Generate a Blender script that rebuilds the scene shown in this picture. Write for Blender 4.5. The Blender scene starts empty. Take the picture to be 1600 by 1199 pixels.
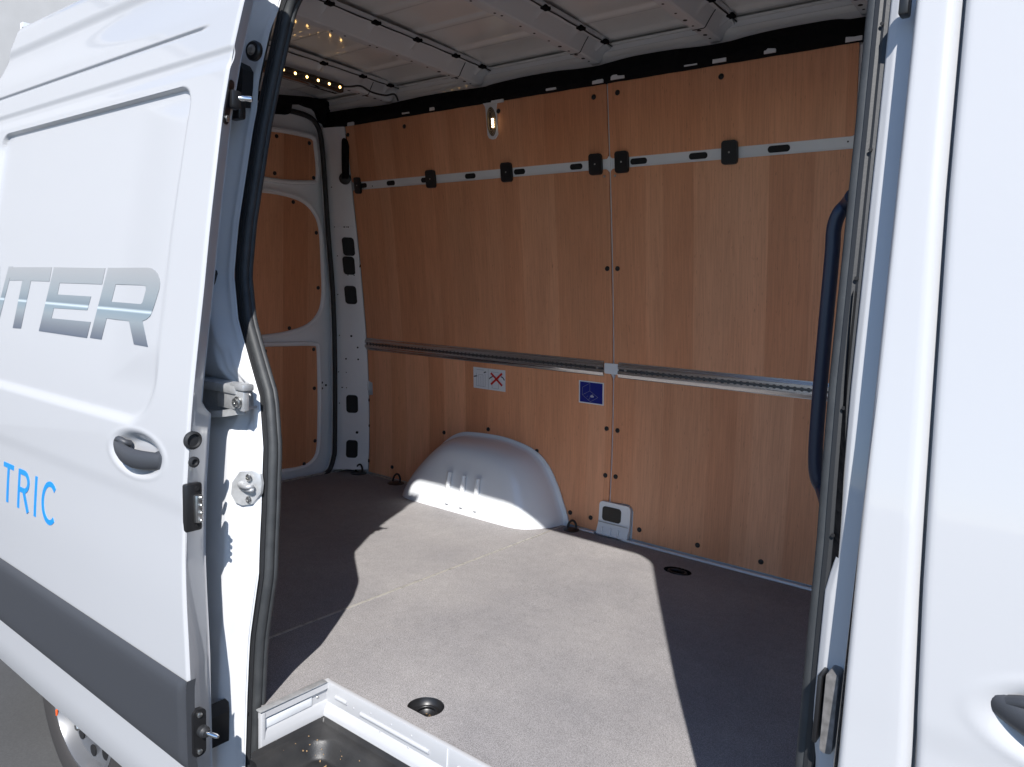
import bpy, bmesh, math, random
from mathutils import Vector, Matrix
random.seed(7)
sc = bpy.context.scene
R = math.radians

# ------------------------------------------------------------------ camera
F_PX = 1166.56                                   # focal length in pixels of a 1600 px wide picture
pitch, roll, yaw = 0.11447889, 0.04129194, 0.65976849
fwd = Vector((-math.sin(yaw)*math.cos(pitch), math.cos(yaw)*math.cos(pitch), -math.sin(pitch)))
rt0 = Vector((math.cos(yaw), math.sin(yaw), 0)); up0 = rt0.cross(fwd)
rt = rt0*math.cos(roll) + up0*math.sin(roll); up = -rt0*math.sin(roll) + up0*math.cos(roll)
CAM = Vector((0, 0, 1.032))
cd = bpy.data.cameras.new('camera'); cam = bpy.data.objects.new('camera', cd); sc.collection.objects.link(cam)
cam.matrix_world = Matrix(((rt.x, up.x, -fwd.x, CAM.x), (rt.y, up.y, -fwd.y, CAM.y), (rt.z, up.z, -fwd.z, CAM.z), (0, 0, 0, 1)))
cd.sensor_width = 36; cd.lens = 36*F_PX/1600; cd.clip_start = 0.05; cd.clip_end = 500
sc.camera = cam

# ------------------------------------------------------------------ world, sun, exposure
SUN_TRAVEL = Vector((-0.58, 0.84, -1.0)).normalized()
elev = math.asin(-SUN_TRAVEL.z); azim = math.atan2(-SUN_TRAVEL.x, -SUN_TRAVEL.y)
w = bpy.data.worlds.new('World'); sc.world = w; w.use_nodes = True
nt = w.node_tree; nt.nodes.clear()
sky = nt.nodes.new('ShaderNodeTexSky'); sky.sky_type = 'NISHITA'; sky.sun_disc = False
sky.sun_elevation = elev; sky.sun_rotation = azim; sky.dust_density = .1; sky.ozone_density = 4.0; sky.altitude = 1500
bg = nt.nodes.new('ShaderNodeBackground'); bg.inputs['Strength'].default_value = 0.12
wo = nt.nodes.new('ShaderNodeOutputWorld')
nt.links.new(sky.outputs[0], bg.inputs[0]); nt.links.new(bg.outputs[0], wo.inputs[0])
sd = bpy.data.lights.new('sun', 'SUN'); sd.energy = 4.4; sd.angle = R(0.5); sd.color = (1.0, 0.965, 0.925)
so = bpy.data.objects.new('sun', sd); sc.collection.objects.link(so)
so.rotation_euler = SUN_TRAVEL.to_track_quat('-Z', 'Y').to_euler(); so.location = (4, -6, 8)
sc.view_settings.view_transform = 'Standard'; sc.view_settings.look = 'None'
sc.view_settings.exposure = 0.68; sc.view_settings.gamma = 1
sc.cycles.max_bounces = 12; sc.cycles.diffuse_bounces = 8; sc.cycles.glossy_bounces = 6

# ------------------------------------------------------------------ van geometry references (metres)
PZ = (-1.0, 0, .16, .40, .62, .79, 1.17, 1.55, 1.89, 2.2)
PL = (.004, 0, -.004, .002, .018, .033, .085, .146, .207, .27)
def interp(t, xs, ys):
    if t <= xs[0]: return ys[0]
    for i in range(len(xs)-1):
        if t <= xs[i+1]:
            k = (t-xs[i])/(xs[i+1]-xs[i]); return ys[i]+k*(ys[i+1]-ys[i])
    return ys[-1]
_LZ = [-1 + .01*i for i in range(331)]
_LV = [interp(z, PZ, PL) for z in _LZ]
for _ in range(60):                                # round off the corners of the measured side profile
    _LV = [_LV[0]] + [(_LV[i-1]+2*_LV[i]+_LV[i+1])/4 for i in range(1, len(_LV)-1)] + [_LV[-1]]
def lean(z):
    t = (z+1)/.01; i = max(0, min(len(_LV)-2, int(t))); k = t-i
    return _LV[i]*(1-k)+_LV[i+1]*k
WALL = 2.826; GROUND = -0.66
X_REAR = -3.36
def ray(px, py): return rt*((px-800)/F_PX) - up*((py-599.5)/F_PX) + fwd
def at(px, py, ax, val):                           # point of a true plane of the van seen at a measured position
    d = ray(px, py); i = 'xyz'.index(ax); t = (val-CAM[i])/d[i]; return CAM + d*t
def at_wall(px, py, off=0.0):                      # ... of the leaning far wall
    d = ray(px, py); t = WALL/d.y
    for _ in range(30):
        p = CAM+d*t; t = (WALL-off-lean(p.z))/d.y
    return CAM+d*t
def at_near(px, py, y0):                           # ... of the leaning near side
    d = ray(px, py); t = y0/d.y
    for _ in range(60):
        p = CAM+d*t; t = (y0+lean(p.z))/d.y
    return CAM+d*t

# ------------------------------------------------------------------ materials
def mat(name, col=(.5,.5,.5), rough=.5, metal=0, coat=0, spec=.5, emit=None, estr=0):
    m = bpy.data.materials.new(name); m.use_nodes = True
    b = m.node_tree.nodes['Principled BSDF']
    b.inputs['Base Color'].default_value = (*col, 1); b.inputs['Roughness'].default_value = rough
    b.inputs['Metallic'].default_value = metal; b.inputs['Coat Weight'].default_value = coat
    b.inputs['Coat Roughness'].default_value = .04; b.inputs['Specular IOR Level'].default_value = spec
    if emit: b.inputs['Emission Color'].default_value = (*emit, 1); b.inputs['Emission Strength'].default_value = estr
    return m
def nodes(m): return m.node_tree.nodes, m.node_tree.links, m.node_tree.nodes['Principled BSDF']
def noise(m, scale, detail=3, stretch=None, rough=.5):
    n, l, b = nodes(m)
    tc = n.new('ShaderNodeTexCoord'); mp = n.new('ShaderNodeMapping'); nz = n.new('ShaderNodeTexNoise')
    if stretch: mp.inputs['Scale'].default_value = stretch
    nz.inputs['Scale'].default_value = scale; nz.inputs['Detail'].default_value = detail; nz.inputs['Roughness'].default_value = rough
    l.new(tc.outputs['Object'], mp.inputs[0]); l.new(mp.outputs[0], nz.inputs['Vector'])
    return nz.outputs[0]
def ramp(m, fac, stops, interp='LINEAR'):
    n, l, b = nodes(m); r = n.new('ShaderNodeValToRGB'); e = r.color_ramp; e.interpolation = interp
    while len(e.elements) < len(stops): e.elements.new(.5)
    for k, (p, c) in enumerate(stops): e.elements[k].position = p; e.elements[k].color = (*c, 1) if len(c) == 3 else c
    l.new(fac, r.inputs[0]); return r.outputs[0]
def mix(m, a, b_, fac, mode='MIX'):
    n, l, b = nodes(m); x = n.new('ShaderNodeMix'); x.data_type = 'RGBA'; x.blend_type = mode
    for s, v in ((x.inputs[0], fac), (x.inputs[6], a), (x.inputs[7], b_)):
        if hasattr(v, 'links'): l.new(v, s)
        else: s.default_value = v if not isinstance(v, tuple) else (*v, 1)
    return x.outputs[2]
def bump(m, h, strength=.2, dist=.002):
    n, l, b = nodes(m); bp = n.new('ShaderNodeBump'); bp.inputs['Strength'].default_value = strength; bp.inputs['Distance'].default_value = dist
    l.new(h, bp.inputs['Height']); l.new(bp.outputs[0], b.inputs['Normal'])
def setc(m, out, sock='Base Color'):
    n, l, b = nodes(m); l.new(out, b.inputs[sock])

M = {}
M['paint'] = mat('white_body_paint', (.445, .450, .462), .36, coat=.7, spec=.25)
bump(M['paint'], noise(M['paint'], 90, 2), .03, .002)
M['jamb'] = mat('shade_lifted_body_paint', (.65, .663, .685), .34, coat=.7)  # same paint as the body, lightened to lift the shaded rear jamb
M['inner'] = mat('white_inner_paint', (.70, .72, .74), .30, coat=.8)
c = ramp(M['inner'], noise(M['inner'], 4, 5), [(.3, (.74, .76, .78)), (.7, (.80, .815, .83))]); setc(M['inner'], c)
bump(M['inner'], noise(M['inner'], 60, 3), .06, .003)
M['roof'] = mat('grey_white_roof_paint', (.76, .76, .745), .28, coat=.8)
bump(M['roof'], noise(M['roof'], 7, 4), .12, .01)
M['rib'] = mat('rib_paint', (.62, .64, .66), .4, coat=.4)
M['arch'] = mat('silver_white_arch_paint', (.78, .81, .84), .30, coat=.6)

def ply(name, seed, dark=1.0, axis=0):
    m = mat(name, (.4, .24, .14), .42, spec=.4)
    n, l, b = nodes(m)
    tc = n.new('ShaderNodeTexCoord'); mp = n.new('ShaderNodeMapping'); mp.inputs['Location'].default_value = (seed*3.7, 0, seed*1.3)
    l.new(tc.outputs['Object'], mp.inputs[0])
    sp = n.new('ShaderNodeSeparateXYZ'); l.new(mp.outputs[0], sp.inputs[0])
    cb = n.new('ShaderNodeCombineXYZ'); l.new(sp.outputs[axis], cb.inputs[0]); l.new(sp.outputs[2], cb.inputs[2])   # along the sheet and up
    # veneer leaves: bands across the sheet
    mu = n.new('ShaderNodeMath'); mu.operation = 'MULTIPLY'; mu.inputs[1].default_value = 7.3; l.new(sp.outputs[axis], mu.inputs[0])
    nb = n.new('ShaderNodeTexNoise'); nb.noise_dimensions = '1D'; nb.inputs['Scale'].default_value = .6; nb.inputs['Detail'].default_value = 1
    l.new(mu.outputs[0], nb.inputs['W'])
    ad2 = n.new('ShaderNodeMath'); ad2.operation = 'ADD'; l.new(mu.outputs[0], ad2.inputs[0])
    wv = n.new('ShaderNodeMath'); wv.operation = 'MULTIPLY'; wv.inputs[1].default_value = 1.6; l.new(nb.outputs[0], wv.inputs[0]); l.new(wv.outputs[0], ad2.inputs[1])
    fl = n.new('ShaderNodeMath'); fl.operation = 'FLOOR'; l.new(ad2.outputs[0], fl.inputs[0])
    wn = n.new('ShaderNodeTexWhiteNoise'); wn.noise_dimensions = '1D'; l.new(fl.outputs[0], wn.inputs['W'])
    leaf = ramp(m, wn.outputs[0], [(0, (0.673*dark, 0.298*dark, 0.154*dark)), (.5, (0.749*dark, 0.351*dark, 0.190*dark)), (1, (0.819*dark, 0.409*dark, 0.234*dark))])
    def nz(sx, sz, s, d):
        q = n.new('ShaderNodeMapping'); q.inputs['Scale'].default_value = (sx, sx, sz); l.new(cb.outputs[0], q.inputs[0])
        t = n.new('ShaderNodeTexNoise'); t.inputs['Scale'].default_value = s; t.inputs['Detail'].default_value = d; t.inputs['Distortion'].default_value = .4
        l.new(q.outputs[0], t.inputs['Vector']); return t.outputs[0]
    fine = nz(1, .035, 170, 3); broad = nz(1, .10, 9, 4); pore = nz(1, .12, 260, 1); warm = nz(1, .5, 2.2, 2)
    c = mix(m, leaf, ramp(m, fine, [(.30, (.78, .74, .70)), (.62, (1.06, 1.06, 1.06))]), .55, 'MULTIPLY')
    c = mix(m, c, ramp(m, broad, [(.32, (.82, .78, .74)), (.62, (1.06, 1.05, 1.04))]), .5, 'MULTIPLY')
    c = mix(m, c, ramp(m, pore, [(.24, (.45, .38, .32)), (.33, (1, 1, 1))]), .5, 'MULTIPLY')
    c = mix(m, c, ramp(m, warm, [(.3, (1.05, .97, .92)), (.7, (.95, 1.02, 1.05))]), .6, 'MULTIPLY')
    l.new(c, b.inputs['Base Color']); bump(m, fine, .12, .001)
    return m
M['ply'] = [ply('beech_plywood', k, (1.0, 1.06, .95)[k]) for k in range(3)]
M['plydoor'] = ply('beech_plywood_rear', 9, .88, 1)
M['edge'] = mat('plywood_edge', (.10, .055, .03), .8)

m = M['floor'] = mat('speckled_grey_floor', (.2, .19, .18), .8, spec=.25)
n_, l_, b_ = nodes(m)
sp1 = noise(m, 420, 2, rough=.8); sp2 = noise(m, 900, 1); big = noise(m, 2.2, 4); mid = noise(m, 24, 4)
c = ramp(m, sp1, [(.34, (.155, .150, .150)), (.50, (.280, .272, .271)), (.66, (.415, .406, .406))])
c = mix(m, c, ramp(m, sp2, [(.3, (.72, .72, .74)), (.65, (1.12, 1.1, 1.1))]), .8, 'MULTIPLY')
c = mix(m, c, ramp(m, big, [(.32, (.86, .86, .87)), (.66, (1.1, 1.09, 1.07))]), .9, 'MULTIPLY')
c = mix(m, c, ramp(m, mid, [(.30, (.93, .93, .93)), (.7, (1.05, 1.05, 1.05))]), .8, 'MULTIPLY')
scr = noise(m, 5, 2, stretch=(1.2, 22, 1)); c = mix(m, c, (.33, .31, .29), ramp(m, scr, [(.69, (0, 0, 0)), (.77, (.38, .38, .38))]))
setc(m, c); bump(m, sp1, .5, .0012)

M['rubber'] = mat('black_rubber', (.018, .019, .021), .55)
bump(M['rubber'], noise(M['rubber'], 300, 2), .15, .001)
M['rubber_grey'] = mat('weathered_grey_rubber', (.060, .064, .066), .6)
setc(M['rubber_grey'], ramp(M['rubber_grey'], noise(M['rubber_grey'], 30, 5), [(.3, (.030, .033, .036)), (.7, (.046, .049, .051))]))
bump(M['rubber_grey'], noise(M['rubber_grey'], 220, 2), .3, .001)
M['plastic'] = mat('black_plastic', (.012, .012, .013), .38)
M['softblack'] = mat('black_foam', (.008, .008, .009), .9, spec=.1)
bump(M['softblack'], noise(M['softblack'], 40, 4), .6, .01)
M['trim'] = mat('dark_grey_grained_plastic', (.042, .045, .052), .50)
bump(M['trim'], noise(M['trim'], 500, 2), .25, .0006)
m = M['tray'] = mat('black_step_plastic', (.020, .020, .021), .42)
setc(m, ramp(m, noise(m, 9, 5), [(.35, (.016, .016, .017)), (.62, (.034, .033, .032)), (.75, (.060, .056, .050))])); bump(m, noise(m, 700, 1), .5, .0008)
m = M['alu'] = mat('brushed_aluminium', (.62, .62, .63), .34, metal=1)
setc(m, ramp(m, noise(m, 40, 4, stretch=(.04, 1, 6)), [(.3, (.10, .10, .10)), (.7, (.45, .45, .45))]) , 'Roughness')
M['steel'] = mat('zinc_plated_steel', (.55, .55, .54), .36, metal=1)
setc(M['steel'], ramp(M['steel'], noise(M['steel'], 60, 4), [(.3, (.42, .42, .40)), (.7, (.66, .66, .65))]))
M['stopgrey'] = mat('worn_grey_stop', (.17, .165, .16), .5, metal=.2)
setc(M['stopgrey'], ramp(M['stopgrey'], noise(M['stopgrey'], 90, 4), [(.3, (.12, .115, .11)), (.7, (.22, .21, .205))]))
M['channel'] = mat('dull_channel', (.12, .12, .12), .5, metal=.6)
M['zinc'] = mat('dull_zinc', (.52, .53, .53), .42, metal=.55)
setc(M['zinc'], ramp(M['zinc'], noise(M['zinc'], 50, 4), [(.3, (.44, .45, .45)), (.7, (.60, .61, .62))]))
M['chrome'] = mat('bright_steel_pin', (.8, .8, .8), .12, metal=1)
M['seam'] = mat('aluminium_seam', (.42, .40, .35), .55, metal=.4)
setc(M['seam'], ramp(M['seam'], noise(M['seam'], 55, 5), [(.30, (.26, .25, .23)), (.5, (.47, .45, .41))]))
M['hole'] = mat('dark_opening', (.006, .006, .007), .7)
M['handleblue'] = mat('dark_blue_powder_coat', (.014, .020, .042), .42)
M['blue'] = mat('blue_sticker', (.006, .014, .20), .4); M['white_print'] = mat('white_print', (.78, .78, .78), .5)
M['sticker'] = mat('white_sticker', (.72, .73, .75), .45); M['red'] = mat('red_print', (.55, .018, .010), .5)
M['ink'] = mat('grey_print', (.30, .32, .35), .6); M['inkdark'] = mat('dark_print', (.03, .035, .05), .6)
M['cyan'] = mat('blue_lettering', (.0, .26, .70), .35, coat=.5)
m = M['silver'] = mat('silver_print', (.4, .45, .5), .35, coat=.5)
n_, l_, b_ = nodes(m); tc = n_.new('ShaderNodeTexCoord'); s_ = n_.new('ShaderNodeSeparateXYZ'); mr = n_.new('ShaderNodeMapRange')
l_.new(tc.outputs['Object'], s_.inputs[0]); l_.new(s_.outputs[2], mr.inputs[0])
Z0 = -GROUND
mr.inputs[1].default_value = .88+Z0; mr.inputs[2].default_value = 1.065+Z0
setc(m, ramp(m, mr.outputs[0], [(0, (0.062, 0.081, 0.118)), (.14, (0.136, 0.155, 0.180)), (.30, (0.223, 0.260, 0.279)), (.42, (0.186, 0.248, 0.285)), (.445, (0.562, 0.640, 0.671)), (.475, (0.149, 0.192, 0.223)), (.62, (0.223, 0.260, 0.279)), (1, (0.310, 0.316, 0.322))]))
M['led'] = mat('warm_led', (1, .8, .5), .4, emit=(1, .58, .19), estr=5)
M['lampbulb'] = mat('warm_bulb', (1, .85, .6), .3, emit=(1, .78, .48), estr=5)
M['lens'] = mat('smoky_lamp_lens', (.10, .075, .05), .12, coat=1)
M['lensring'] = mat('amber_lens_ring', (.45, .34, .22), .2, coat=1)
M['ledlens'] = mat('dark_led_lens', (.030, .022, .016), .18, coat=1)
M['tyre'] = mat('tyre_rubber', (.035, .032, .031), .8)
M['rim'] = mat('silver_wheel_paint', (.15, .155, .165), .35, metal=.3, coat=.5)
M['orange'] = mat('orange_weight', (.8, .12, .03), .5)
M['glass'] = mat('dark_side_glass', (.01, .012, .014), .05, coat=1)
M['crumb'] = mat('wood_chip', (.34, .22, .11), .8)
m = M['ground'] = mat('grey_asphalt', (.33, .32, .31), .85)
c = ramp(m, noise(m, 1.1, 6), [(.3, (.062, .062, .062)), (.7, (.085, .085, .085))]); c = mix(m, c, ramp(m, noise(m, 160, 2), [(.3, (.8, .8, .8)), (.7, (1.1, 1.1, 1.1))]), .7, 'MULTIPLY'); setc(m, c)
m = M['render'] = mat('pale_grey_render', (.46, .45, .43), .9)
setc(m, ramp(m, noise(m, 3, 5), [(.3, (.44, .43, .415)), (.7, (.48, .47, .455))]))

# ------------------------------------------------------------------ object helpers
BASE = Vector((-1.4, 1.95, GROUND))
def empty(name, loc):
    o = bpy.data.objects.new(name, None); sc.collection.objects.link(o); o.location = loc; o.empty_display_size = .2; return o
VAN = empty('delivery_van', BASE)
VAN['label'] = 'white high-roof panel van with side door slid open on empty wood-lined cargo bay'
VAN['category'] = 'van'
def finish(me, m, smooth, angle=35):
    for k in (m if isinstance(m, (list, tuple)) else [m]): me.materials.append(k)
    if smooth:
        me.shade_smooth(); me.set_sharp_from_angle(angle=R(angle))
def obj(name, bm, m, parent='van', smooth=True, angle=35, recalc=True):
    if recalc: bmesh.ops.recalc_face_normals(bm, faces=bm.faces)
    par = VAN if parent == 'van' else parent
    if par is not None:
        bmesh.ops.translate(bm, vec=-BASE, verts=bm.verts)
    me = bpy.data.meshes.new(name); bm.to_mesh(me); bm.free(); finish(me, m, smooth, angle)
    o = bpy.data.objects.new(name, me); sc.collection.objects.link(o)
    if par is not None: o.parent = par
    return o
def mesh_at(name, me, parent, world, rot=None):
    o = bpy.data.objects.new(name, me); sc.collection.objects.link(o); o.parent = parent
    o.location = Vector(world)-BASE
    if rot is not None: o.rotation_euler = rot
    return o
def local_mesh(name, bm, m, smooth=True, angle=35):
    bmesh.ops.recalc_face_normals(bm, faces=bm.faces)
    me = bpy.data.meshes.new(name); bm.to_mesh(me); bm.free(); finish(me, m, smooth, angle); return me
def new(): return bmesh.new()
def box(bm, c, s, bev=0, rot=None, seg=2):
    r = bmesh.ops.create_cube(bm, size=1); vs = r['verts']
    bmesh.ops.scale(bm, vec=s, verts=vs)
    if bev:
        es = list({e for v in vs for e in v.link_edges})
        rb = bmesh.ops.bevel(bm, geom=es, offset=bev, segments=seg, affect='EDGES', profile=.5)
        vs = list({v for f in rb['faces'] for v in f.verts} | {v for v in vs if v.is_valid})
    if rot is not None: bmesh.ops.rotate(bm, cent=(0, 0, 0), matrix=rot, verts=vs)
    bmesh.ops.translate(bm, vec=c, verts=vs); return vs
def grid(bm, us, vs, fn, mi=0):
    rows = [[bm.verts.new(fn(u, v)) for v in vs] for u in us]
    for i in range(len(us)-1):
        for j in range(len(vs)-1):
            f = bm.faces.new((rows[i][j], rows[i+1][j], rows[i+1][j+1], rows[i][j+1])); f.material_index = mi
    return rows
def lin(a, b, n): return [a+(b-a)*i/(n-1) for i in range(n)]
def frames(pts, closed, ref):
    out = []
    for i in range(len(pts)):
        a = pts[i-1] if (i or closed) else pts[i]; b = pts[(i+1) % len(pts)] if (i < len(pts)-1 or closed) else pts[i]
        t = (b-a).normalized(); nrm = (ref - t*ref.dot(t)).normalized(); out.append((nrm, t.cross(nrm)))
    return out
def sweep(bm, pts, prof, ref=Vector((0, 1, 0)), closed=False, cap=True, loop=True):
    pts = [Vector(p) for p in pts]; fr = frames(pts, closed, Vector(ref))
    rings = [[bm.verts.new(p + n*a + b*c_) for a, c_ in prof] for p, (n, b) in zip(pts, fr)]
    L = len(rings); K = len(prof)
    for i in range(L if closed else L-1):
        A, B = rings[i], rings[(i+1) % L]
        for k in range(K if loop else K-1): bm.faces.new((A[k], A[(k+1) % K], B[(k+1) % K], B[k]))
    if cap and not closed and loop: bm.faces.new(rings[0]); bm.faces.new(rings[-1])
def circ(r, n=10): return [(r*math.cos(2*math.pi*k/n), r*math.sin(2*math.pi*k/n)) for k in range(n)]
def tube(bm, pts, r, n=10, ref=(0, 1, 0), closed=False): sweep(bm, pts, circ(r, n), ref, closed)
def lathe(bm, prof, c, axis, n=20, cap=True):
    ax = Vector(axis).normalized(); q = ax.to_track_quat('Z', 'Y').to_matrix(); c = Vector(c)
    rings = [[bm.verts.new(c + q @ Vector((r*math.cos(2*math.pi*k/n), r*math.sin(2*math.pi*k/n), h))) for k in range(n)] for r, h in prof]
    for A, B in zip(rings, rings[1:]):
        for k in range(n): bm.faces.new((A[k], A[(k+1) % n], B[(k+1) % n], B[k]))
    if cap:
        bm.faces.new(rings[0]); bm.faces.new(rings[-1])
def smooth_path(pts, n=8, closed=False):           # Catmull-Rom
    P = [Vector(p) for p in pts]; out = []
    L = len(P)
    for i in range(L if closed else L-1):
        g = (lambda k: P[k % L]) if closed else (lambda k: P[max(0, min(L-1, k))])
        p0, p1, p2, p3 = g(i-1), g(i), g(i+1), g(i+2)
        for k in range(n):
            t = k/n
            out.append(.5*((2*p1)+(p2-p0)*t+(2*p0-5*p1+4*p2-p3)*t*t+(3*p1-p0-3*p2+p3)*t**3))
    if not closed: out.append(P[-1])
    return out
def rrect(x0, x1, z0, z1, r, n=5):
    rs = r if isinstance(r, (tuple, list)) else (r,)*4   # corners: x1z1, x0z1, x0z0, x1z0
    out = []
    for (cx, cz, a0, q) in ((x1, z1, 0, rs[0]), (x0, z1, 90, rs[1]), (x0, z0, 180, rs[2]), (x1, z0, 270, rs[3])):
        sx = 1 if cx == x1 else -1; sz = 1 if cz == z1 else -1
        if q <= 0: out.append((cx, cz)); continue
        for k in range(n+1):
            a = R(a0+90*k/n); out.append((cx-sx*q+q*math.cos(a), cz-sz*q+q*math.sin(a)))
    return out
def oval(cx, cz, rx, rz, n=20, a0=0): return [(cx+rx*math.cos(2*math.pi*k/n+a0), cz+rz*math.sin(2*math.pi*k/n+a0)) for k in range(n)]
def plate(bm, loops, fn, t, cuts=(), cutsu=()):
    """flat outline(s) in (u, v), first outer then holes, mapped by fn(u, v, depth); t = thickness"""
    b2 = bmesh.new(); es = []
    for lp in loops:
        vs = [b2.verts.new((u, v, 0)) for u, v in lp]
        es += [b2.edges.new((vs[k], vs[(k+1) % len(vs)])) for k in range(len(vs))]
    bmesh.ops.triangle_fill(b2, edges=es, use_beauty=True, use_dissolve=False)
    for c in cuts: bmesh.ops.bisect_plane(b2, geom=b2.verts[:]+b2.edges[:]+b2.faces[:], plane_co=(0, c, 0), plane_no=(0, 1, 0))
    for c in cutsu: bmesh.ops.bisect_plane(b2, geom=b2.verts[:]+b2.edges[:]+b2.faces[:], plane_co=(c, 0, 0), plane_no=(1, 0, 0))
    b2.verts.index_update()
    top = [bm.verts.new(fn(v.co.x, v.co.y, 0)) for v in b2.verts]
    for f in b2.faces: bm.faces.new([top[v.index] for v in f.verts])
    if t:
        bot = [bm.verts.new(fn(v.co.x, v.co.y, t)) for v in b2.verts]
        for f in b2.faces: bm.faces.new([bot[v.index] for v in reversed(f.verts)])
        for e in b2.edges:
            if len(e.link_faces) == 1:
                a, b = e.verts; bm.faces.new((top[a.index], top[b.index], bot[b.index], bot[a.index]))
    b2.free()
def wallmap(off=0.0): return lambda u, v, d: Vector((u, WALL-off-lean(v)+d, v))
CUTZ = [k*.1+.05 for k in range(0, 20)]
def sst(a, b, t):
    k = max(0, min(1, (t-a)/(b-a))) if a != b else float(t > a); return k*k*(3-2*k)
def plane_map(ax, val, sgn=1):
    if ax == 'x': return lambda u, v, d: Vector((val-sgn*d, u, v))      # u=y, v=z
    if ax == 'y': return lambda u, v, d: Vector((u, val+sgn*d, v))
    return lambda u, v, d: Vector((u, v, val-sgn*d))

# ================================================================== SETTING
g = new(); grid(g, lin(-200, 200, 9), lin(-200, 200, 9), lambda u, v: Vector((u, v, GROUND)))
go = obj('ground', g, M['ground'], parent=None, smooth=False); go['kind'] = 'structure'
g = new(); box(g, (-13, 4, 3.0), (.4, 26, 7.5), .03)
box(g, (-13, 4, 6.82), (.55, 26.2, .12), .02)
wo_ = obj('rendered_wall', g, M['render'], parent=None); wo_['label'] = 'plain pale grey wall in the background beyond the rear of the van'; wo_['category'] = 'wall'

# ================================================================== BODY SHELL
Y_SKIN = .94; Y_JAMB = .985; YC = 1.93
CS = [(1.80, -1.665), (1.753, -1.685), (1.593, -1.704), (1.432, -1.72), (1.189, -1.724), (1.06, -1.715), (.949, -1.672), (.859, -1.607), (.773, -1.545), (.655, -1.514), (.504, -1.504), (.351, -1.500), (.184, -1.530), (.015, -1.546), (-.156, -1.556), (-.40, -1.560)]
def cseal_x(z): return -interp(-z, [-a for a, _ in CS], [-b for _, b in CS])
BS = [(1.80, -.292), (1.453, -.284), (1.279, -.278), (1.106, -.273), (.935, -.269), (.722, -.260), (.591, -.258), (.416, -.255), (-.4, -.255)]
def bseal_x(z): return -interp(-z, [-a for a, _ in BS], [-b for _, b in BS])
Z_HEAD = 1.80; Z_SILL = -.36
# outer skin pieces
g = new()
zs = lin(-.36, 1.92, 60)
near = lambda y0: (lambda x, z: Vector((x, y0+lean(z), z)))
rear_x = lambda z: -3.43+.12*sst(1.55, 1.9, z)
grid(g, lin(0, 1, 12), zs, lambda u, z: Vector((rear_x(z)+u*(-1.99-rear_x(z)), Y_SKIN+lean(z), z)))                                   # rear quarter
grid(g, lin(-1.99, 1.4, 24), lin(Z_HEAD+.06, 1.92, 6), near(Y_SKIN))             # header over the door
grid(g, lin(-3.50, 2.3, 20), zs, lambda x, z: Vector((x, 2*YC-Y_SKIN-lean(z), z)))  # far side
def roofc(k): # outer roof section from near top edge to far top edge
    y0 = Y_SKIN+lean(1.92); y1 = 2*YC-y0; y = y0+(y1-y0)*k; e = min(k, 1-k)
    return y, 1.92+.15*(1-(1-min(1, e/.16))**3)+.02*math.sin(math.pi*k)
grid(g, lin(0, 1, 8), lin(0, 1, 40), lambda u, k: Vector((-3.43+.12*sst(.14, .02, k)+u*(4.83-.12*sst(.14, .02, k)), *roofc(k))))
# rear end
grid(g, [0, .03, .06, .1, .5, 1], lin(-.36, 1.92, 30), lambda u, z: Vector((rear_x(z)-.12*sst(1.55, 1.9, z)*sst(0, .1, u), Y_SKIN+lean(z)+u*(2*YC-2*Y_SKIN-2*lean(z)), z)))
grid(g, [0, 1], lin(0, 1, 30), lambda u, k: Vector((-3.43+.12*sst(.14, .02, k), roofc(k)[0], 1.92+u*(roofc(k)[1]-1.92))))
# cab nose
grid(g, lin(0, 1, 12), lin(0, 1, 20), lambda a, k: Vector((1.4+1.0*a, Y_SKIN+lean(1.95)+.1*a+(2*YC-2*Y_SKIN-2*lean(1.95)-.2*a)*k, 2.08-1.15*a)))
grid(g, lin(0, 1, 6), lin(0, 1, 12), lambda a, k: Vector((2.4+.45*a, Y_SKIN+.1*a+(1.98-.2*a)*k, .93-.45*a)))
grid(g, lin(0, 1, 6), lin(0, 1, 12), lambda a, k: Vector((2.85, Y_SKIN+.1+(1.78)*k, .48-.84*a)))
grid(g, lin(1.0, 2.85, 10), lin(-.36, .48, 10), lambda x, z: Vector((x, Y_SKIN+lean(z)+.10*sst(2.2, 2.85, x), z)))
grid(g, lin(1.0, 2.4, 10), lin(.48, .93, 6), lambda x, z: Vector((x, Y_SKIN+lean(z)+.07*sst(2.0, 2.4, x), z)))
obj('body_shell', g, M['paint'], angle=50, recalc=False)
# under body
g = new(); box(g, (-1.2, 2.15, -.17), (4.5, 1.45, .26)); box(g, (-1.0, 1.19, -.34), (2.1, .48, .05)); box(g, (-1.2, YC, -.42), (3.0, .5, .2), .03)
obj('underbody', g, M['softblack'], smooth=False)
g = new(); box(g, (-1.0, .965, -.40), (1.9, .03, .14), .01); obj('sill_panel', g, M['paint'])

# inner side wall (near side) and partition to the cab
g = new()
grid(g, lin(-3.36, -1.70, 6), lin(-.02, 2.0, 24), lambda x, z: Vector((min(x, cseal_x(z)-.20) if x > -1.71 else x, 1.075+lean(z), z)))
grid(g, lin(-.255, -.10, 3), lin(-.02, 2.0, 24), lambda x, z: Vector((x, 1.075+lean(z), z)))
grid(g, lin(-1.8, -.1, 3), lin(1.82, 2.02, 6), lambda x, z: Vector((x, 1.085+lean(z), z)))
obj('inner_side_panel', g, M['inner'], recalc=False)
g = new(); grid(g, lin(0, 1, 8), lin(-.05, 2.1, 20), lambda u, z: Vector((-.10, 1.085+lean(z)+u*(1.75-lean(z)), z)))
obj('partition_wall', g, M['inner'], smooth=False)

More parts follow.
